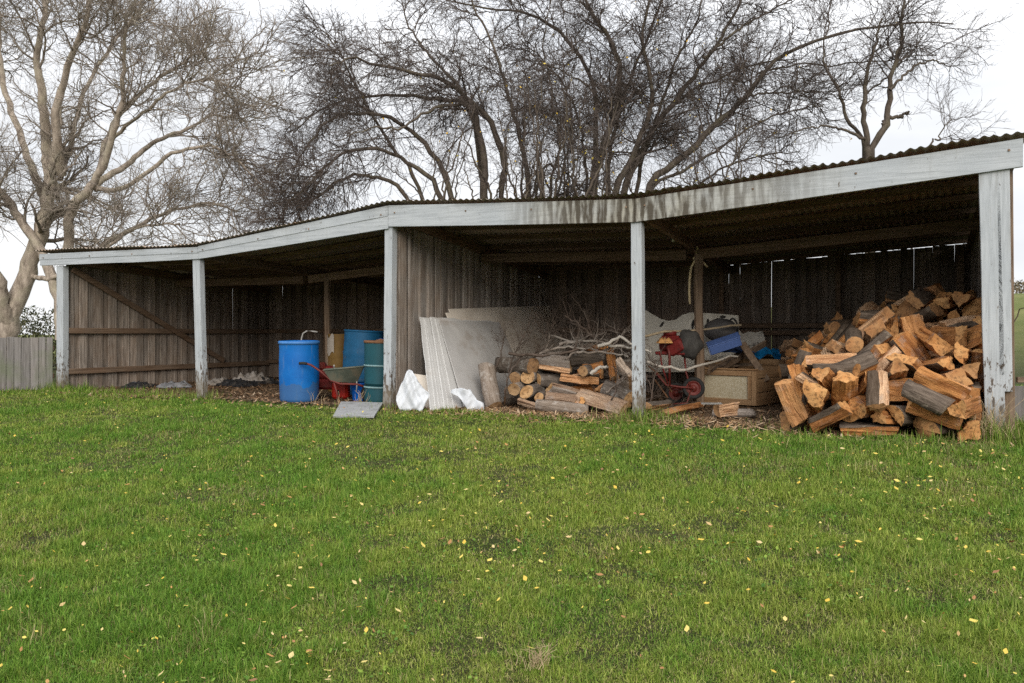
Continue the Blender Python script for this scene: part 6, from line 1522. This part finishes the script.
thin = vnoise(xx * 1.3, yy * 1.3, 21) * .4 + vnoise(xx * 4.2, yy * 4.2, 22) * .35 + vnoise(xx * 11, yy * 11, 23) * .25
keep &= rs.rand(N) < np.clip(.45 + 1.9 * (clump - .22), .35, 1) * np.clip(.65 + 2.2 * (thin - .27), .55, 1)
xx, yy, s, aa, clump, thin = (v[keep] for v in (xx, yy, s, aa, clump, thin)); n = len(xx)
lush = np.clip((vnoise(xx * .8, yy * .8, 31) * .45 + vnoise(xx * 3, yy * 3, 32) * .35 + vnoise(xx * 10, yy * 10, 33) * .2 - .25) * 2, 0, 1)
h = (.020 + .042 * rs.rand(n) ** 1.9) * (.65 + .6 * lush) * (.6 + 1.7 * clump ** 2)
nearedge = np.clip(1 - s / .5, 0, 1) * (s > -.4)
h = h * (1 + nearedge * 1.1 * (vnoise(aa * 5, s * 5, 41) > .35))
h = np.where(np.abs(aa - 14.3) < .7, h * (1 + .9 * np.clip(1 - s, 0, 1)), h)
w = (.0014 + .00046 * yy) * rs.uniform(.7, 1.4, n)
dryp = np.clip(.95 - thin * 1.9, .03, .7)
dry = np.where(rs.rand(n) < dryp * .9, rs.uniform(.45, 1, n), rs.uniform(0, .18, n))
lush_shade = np.clip(.5 + 2.2 * (vnoise(xx * 13, yy * 13, 61) * .45 + vnoise(xx * 4.1, yy * 4.1, 62) * .3 + lush * .25 - .5) + .9 * (vnoise(xx * .55, yy * .55, 63) - .45) + .35 * np.clip(1.6 - s, 0, 1) + rs.normal(0, .18, n), 0, 1)  # deeper green near the shed puts its shade into the blade colour
# scattered tufts that outgrew the mower
K = 420; ky = np.interp(rs.rand(K), cdf, yg); kx = rs.uniform(-1, 1, K) * (.74 * ky + .7); ks = -((kx - P1.x) * BD.x + (ky - P1.y) * BD.y)
ok = ks > .5; kx, ky = kx[ok], ky[ok]; m_ = rs.randint(90, 240, len(kx)); kr = rs.uniform(.03, .10, len(kx)); kq = rs.uniform(-.1, 1.1, len(kx)); kh = rs.uniform(.045, .095, len(kx))
ki = np.repeat(np.arange(len(kx)), m_); tq = rs.randn(len(ki), 2) * kr[ki][:, None]
xx, yy = np.concatenate([xx, kx[ki] + tq[:, 0]]), np.concatenate([yy, ky[ki] + tq[:, 1]])
h = np.concatenate([h, kh[ki] * rs.uniform(.45, 1.05, len(ki))]); w = np.concatenate([w, (.0016 + .00046 * ky[ki]) * rs.uniform(.8, 1.4, len(ki))])
dry = np.concatenate([dry, rs.uniform(0, .3, len(ki))]); lush_shade = np.concatenate([lush_shade, np.clip(kq[ki] + rs.normal(0, .15, len(ki)), 0, 1)]); n = len(xx)

# low dead thatch lying between the live blades
nt = 330000; k = rs.randint(0, n, nt)
tx2, ty2 = xx[k] + rs.randn(nt) * .02, yy[k] + rs.randn(nt) * .02
live = rs.rand(nt) < .42
xx, yy = np.concatenate([xx, tx2]), np.concatenate([yy, ty2])
h = np.concatenate([h, rs.uniform(.016, .040, nt)]); w = np.concatenate([w, w[k] * rs.uniform(.8, 1.5, nt)])
dry = np.concatenate([dry, np.where(live, rs.uniform(0, .25, nt), rs.uniform(.5, 1, nt))]); lush_shade = np.concatenate([lush_shade, np.clip(lush_shade[k] + rs.normal(0, .3, nt), 0, 1)])
LEAN = np.concatenate([np.full(n, .9), np.full(nt, 1.9)])
blades('grass', xx, yy, h, w, [M_grass], LEAN, 'short mown green grass of the paddock', 'grass', dry, lush_shade)

# taller tufts at the feet of the posts and a dry clump in the lawn
def tuft(cx, cy, r, n, hh): 
    q = rs.randn(n, 2) * r; return cx + q[:, 0], cy + q[:, 1], hh * rs.uniform(.35, 1.1, n)
tx, ty, th = [], [], []
for a_, b_, r_, n_, h_ in ((0.0, -.12, .16, 260, .20), (.5, -.1, .3, 300, .15), (1.3, -.12, .4, 500, .13), (2.4, -.12, .4, 420, .13), (3.5, -.14, .2, 240, .16), (7.2, -.2, .25, 220, .13), (10.7, -.14, .16, 320, .22), (10.95, -.05, .2, 240, .18), (14.1, -.2, .16, 260, .26), (14.4, -.15, .25, 420, .3), (14.8, .1, .3, 500, .3), (15.3, -.2, .4, 500, .2), (-.8, -.2, .4, 500, .14), (-1.6, -.4, .5, 500, .13), (12.6, -.62, .5, 420, .13), (13.6, -.6, .35, 300, .13)):
    p = S(a_, b_); X, Yt, H_ = tuft(p.x, p.y, r_, n_, h_); tx.append(X); ty.append(Yt); th.append(H_)
for px, row, r_, n_, h_ in ((538, 655, .05, 60, .07), (30, 625, .05, 40, .10), (150, 395, .25, 120, .12)):
    zg = -.35 if row > 500 else 0; p = on(px, row, zg); X, Yt, H_ = tuft(p.x, p.y, r_, n_, h_); tx.append(X); ty.append(Yt); th.append(H_)
tx, ty, th = map(np.concatenate, (tx, ty, th))
blades('long_grass', tx, ty, th, np.full(len(tx), .0065), [M_grass], .42, 'longer grass growing around the feet of the posts', 'grass', np.where(rs.rand(len(tx)) < .22, .8, rs.uniform(0, .25, len(tx))), rs.uniform(.3, 1, len(tx)))
# dry stalks
def stalks(name, label, spots, seed, mat, group=None, thin=1.0):
    r2 = np.random.RandomState(seed); paths = []
    for p, n_, rad, hh in spots:
        for _ in range(n_):
            b = np.array(p) + np.append(r2.randn(2) * rad, 0); d = np.append(r2.randn(2) * .28, 1); L_h = hh * r2.uniform(.5, 1.1)
            paths.append([b + d * L_h * q + np.append(r2.randn(2) * .02 * q, -.1 * q * q * L_h) for q in (-.1, .33, .66, 1)])
    paths = np.array(paths); org = np.array([paths[..., 0].mean(), paths[..., 1].mean(), 0.0])
    v, q = tubes(paths - org, np.tile(np.array([.0035, .003, .0025, .0018]) * thin, (len(paths), 1)), 3)
    o = link(name, np_mesh(name, v, [q], [mat], True)); o.location = Vector(org)
    return tag(o, label, 'weeds', group)
M_stalk = plain('dry_stalks', (.40, .30, .18), .9, .25, 30)
stalks('dry_weeds', 'clump of dry brown weeds at the foot of the right corner post', [(S(14.08, -.16), 46, .07, .48), (S(14.2, -.22), 26, .07, .35)], 5, M_stalk)
stalks('dry_weeds', 'few dry stalks standing before the big blue drum', [(on(312, 404), 4, .05, .24), (on(322, 404.5), 4, .05, .16)], 6, M_stalk)
stalks('dry_weeds', 'dry straw stalks before the wheelbarrow and teal drum', [(on(346, 405), 6, .08, .22), (on(358, 404), 10, .06, .22), (on(366, 405), 3, .05, .2)], 7, M_stalk)
stalks('dry_weeds', 'small dry straw tuft in the near lawn', [(on(538, 664, -.36), 46, .03, .085)], 8, M_stalk, None, .36)

# clover and other broad leaves in the turf
def turf(n):
    y = 2.2 + 10.5 * rs.rand(n) ** 1.2; x = rs.uniform(-.9, .9, n) * (.72 * y + .8)
    s_ = -((x - P1.x) * BD.x + (y - P1.y) * BD.y); k = (s_ > .3) & (vnoise(x * 1.9, y * 1.9, 71) * .6 + vnoise(x * 7, y * 7, 72) * .4 > .56)
    return x[k], y[k]
flakes('clover_leaves', 16000, turf, (.006, .013), [leaf_mat('clover_green', (0, (.035, .085, .010)), (.6, (.085, .170, .018)), (1, (.18, .25, .035)))], .75, .020, .45, 'small round clover leaves growing in patches in the turf', 'clover', .2)

# fallen leaves
def lawn(n):
    y = rs.uniform(2.6, 13.4, n) ** 1.0; x = rs.uniform(-.9, .9, n) * (.72 * y + .8)
    s_ = -((x - P1.x) * BD.x + (y - P1.y) * BD.y); k = (s_ > .35) & (rs.rand(n) < .15 + 1.3 * np.clip(vnoise(x * .9, y * .9, 51) - .2, 0, 1) * (.35 + .65 * smooth(-6, 3, x)))
    return x[k], y[k]
M_leaf = leaf_mat('fallen_leaves', (0, (.46, .31, .04)), (.4, (.52, .42, .10)), (.6, (.46, .36, .18)), (.75, (.36, .19, .06)), (1, (.20, .10, .05)))
flakes('fallen_leaves', 2600, lawn, (.009, .023), [M_leaf], .58, .050, .35, 'small yellow and brown fallen leaves scattered over the grass', 'leaves', .35)
flakes('leaf_specks', 3600, lawn, (.006, .013), [M_leaf], .5, .044, .5, 'tiny yellow leaf bits scattered over the grass', 'leaves', .3)
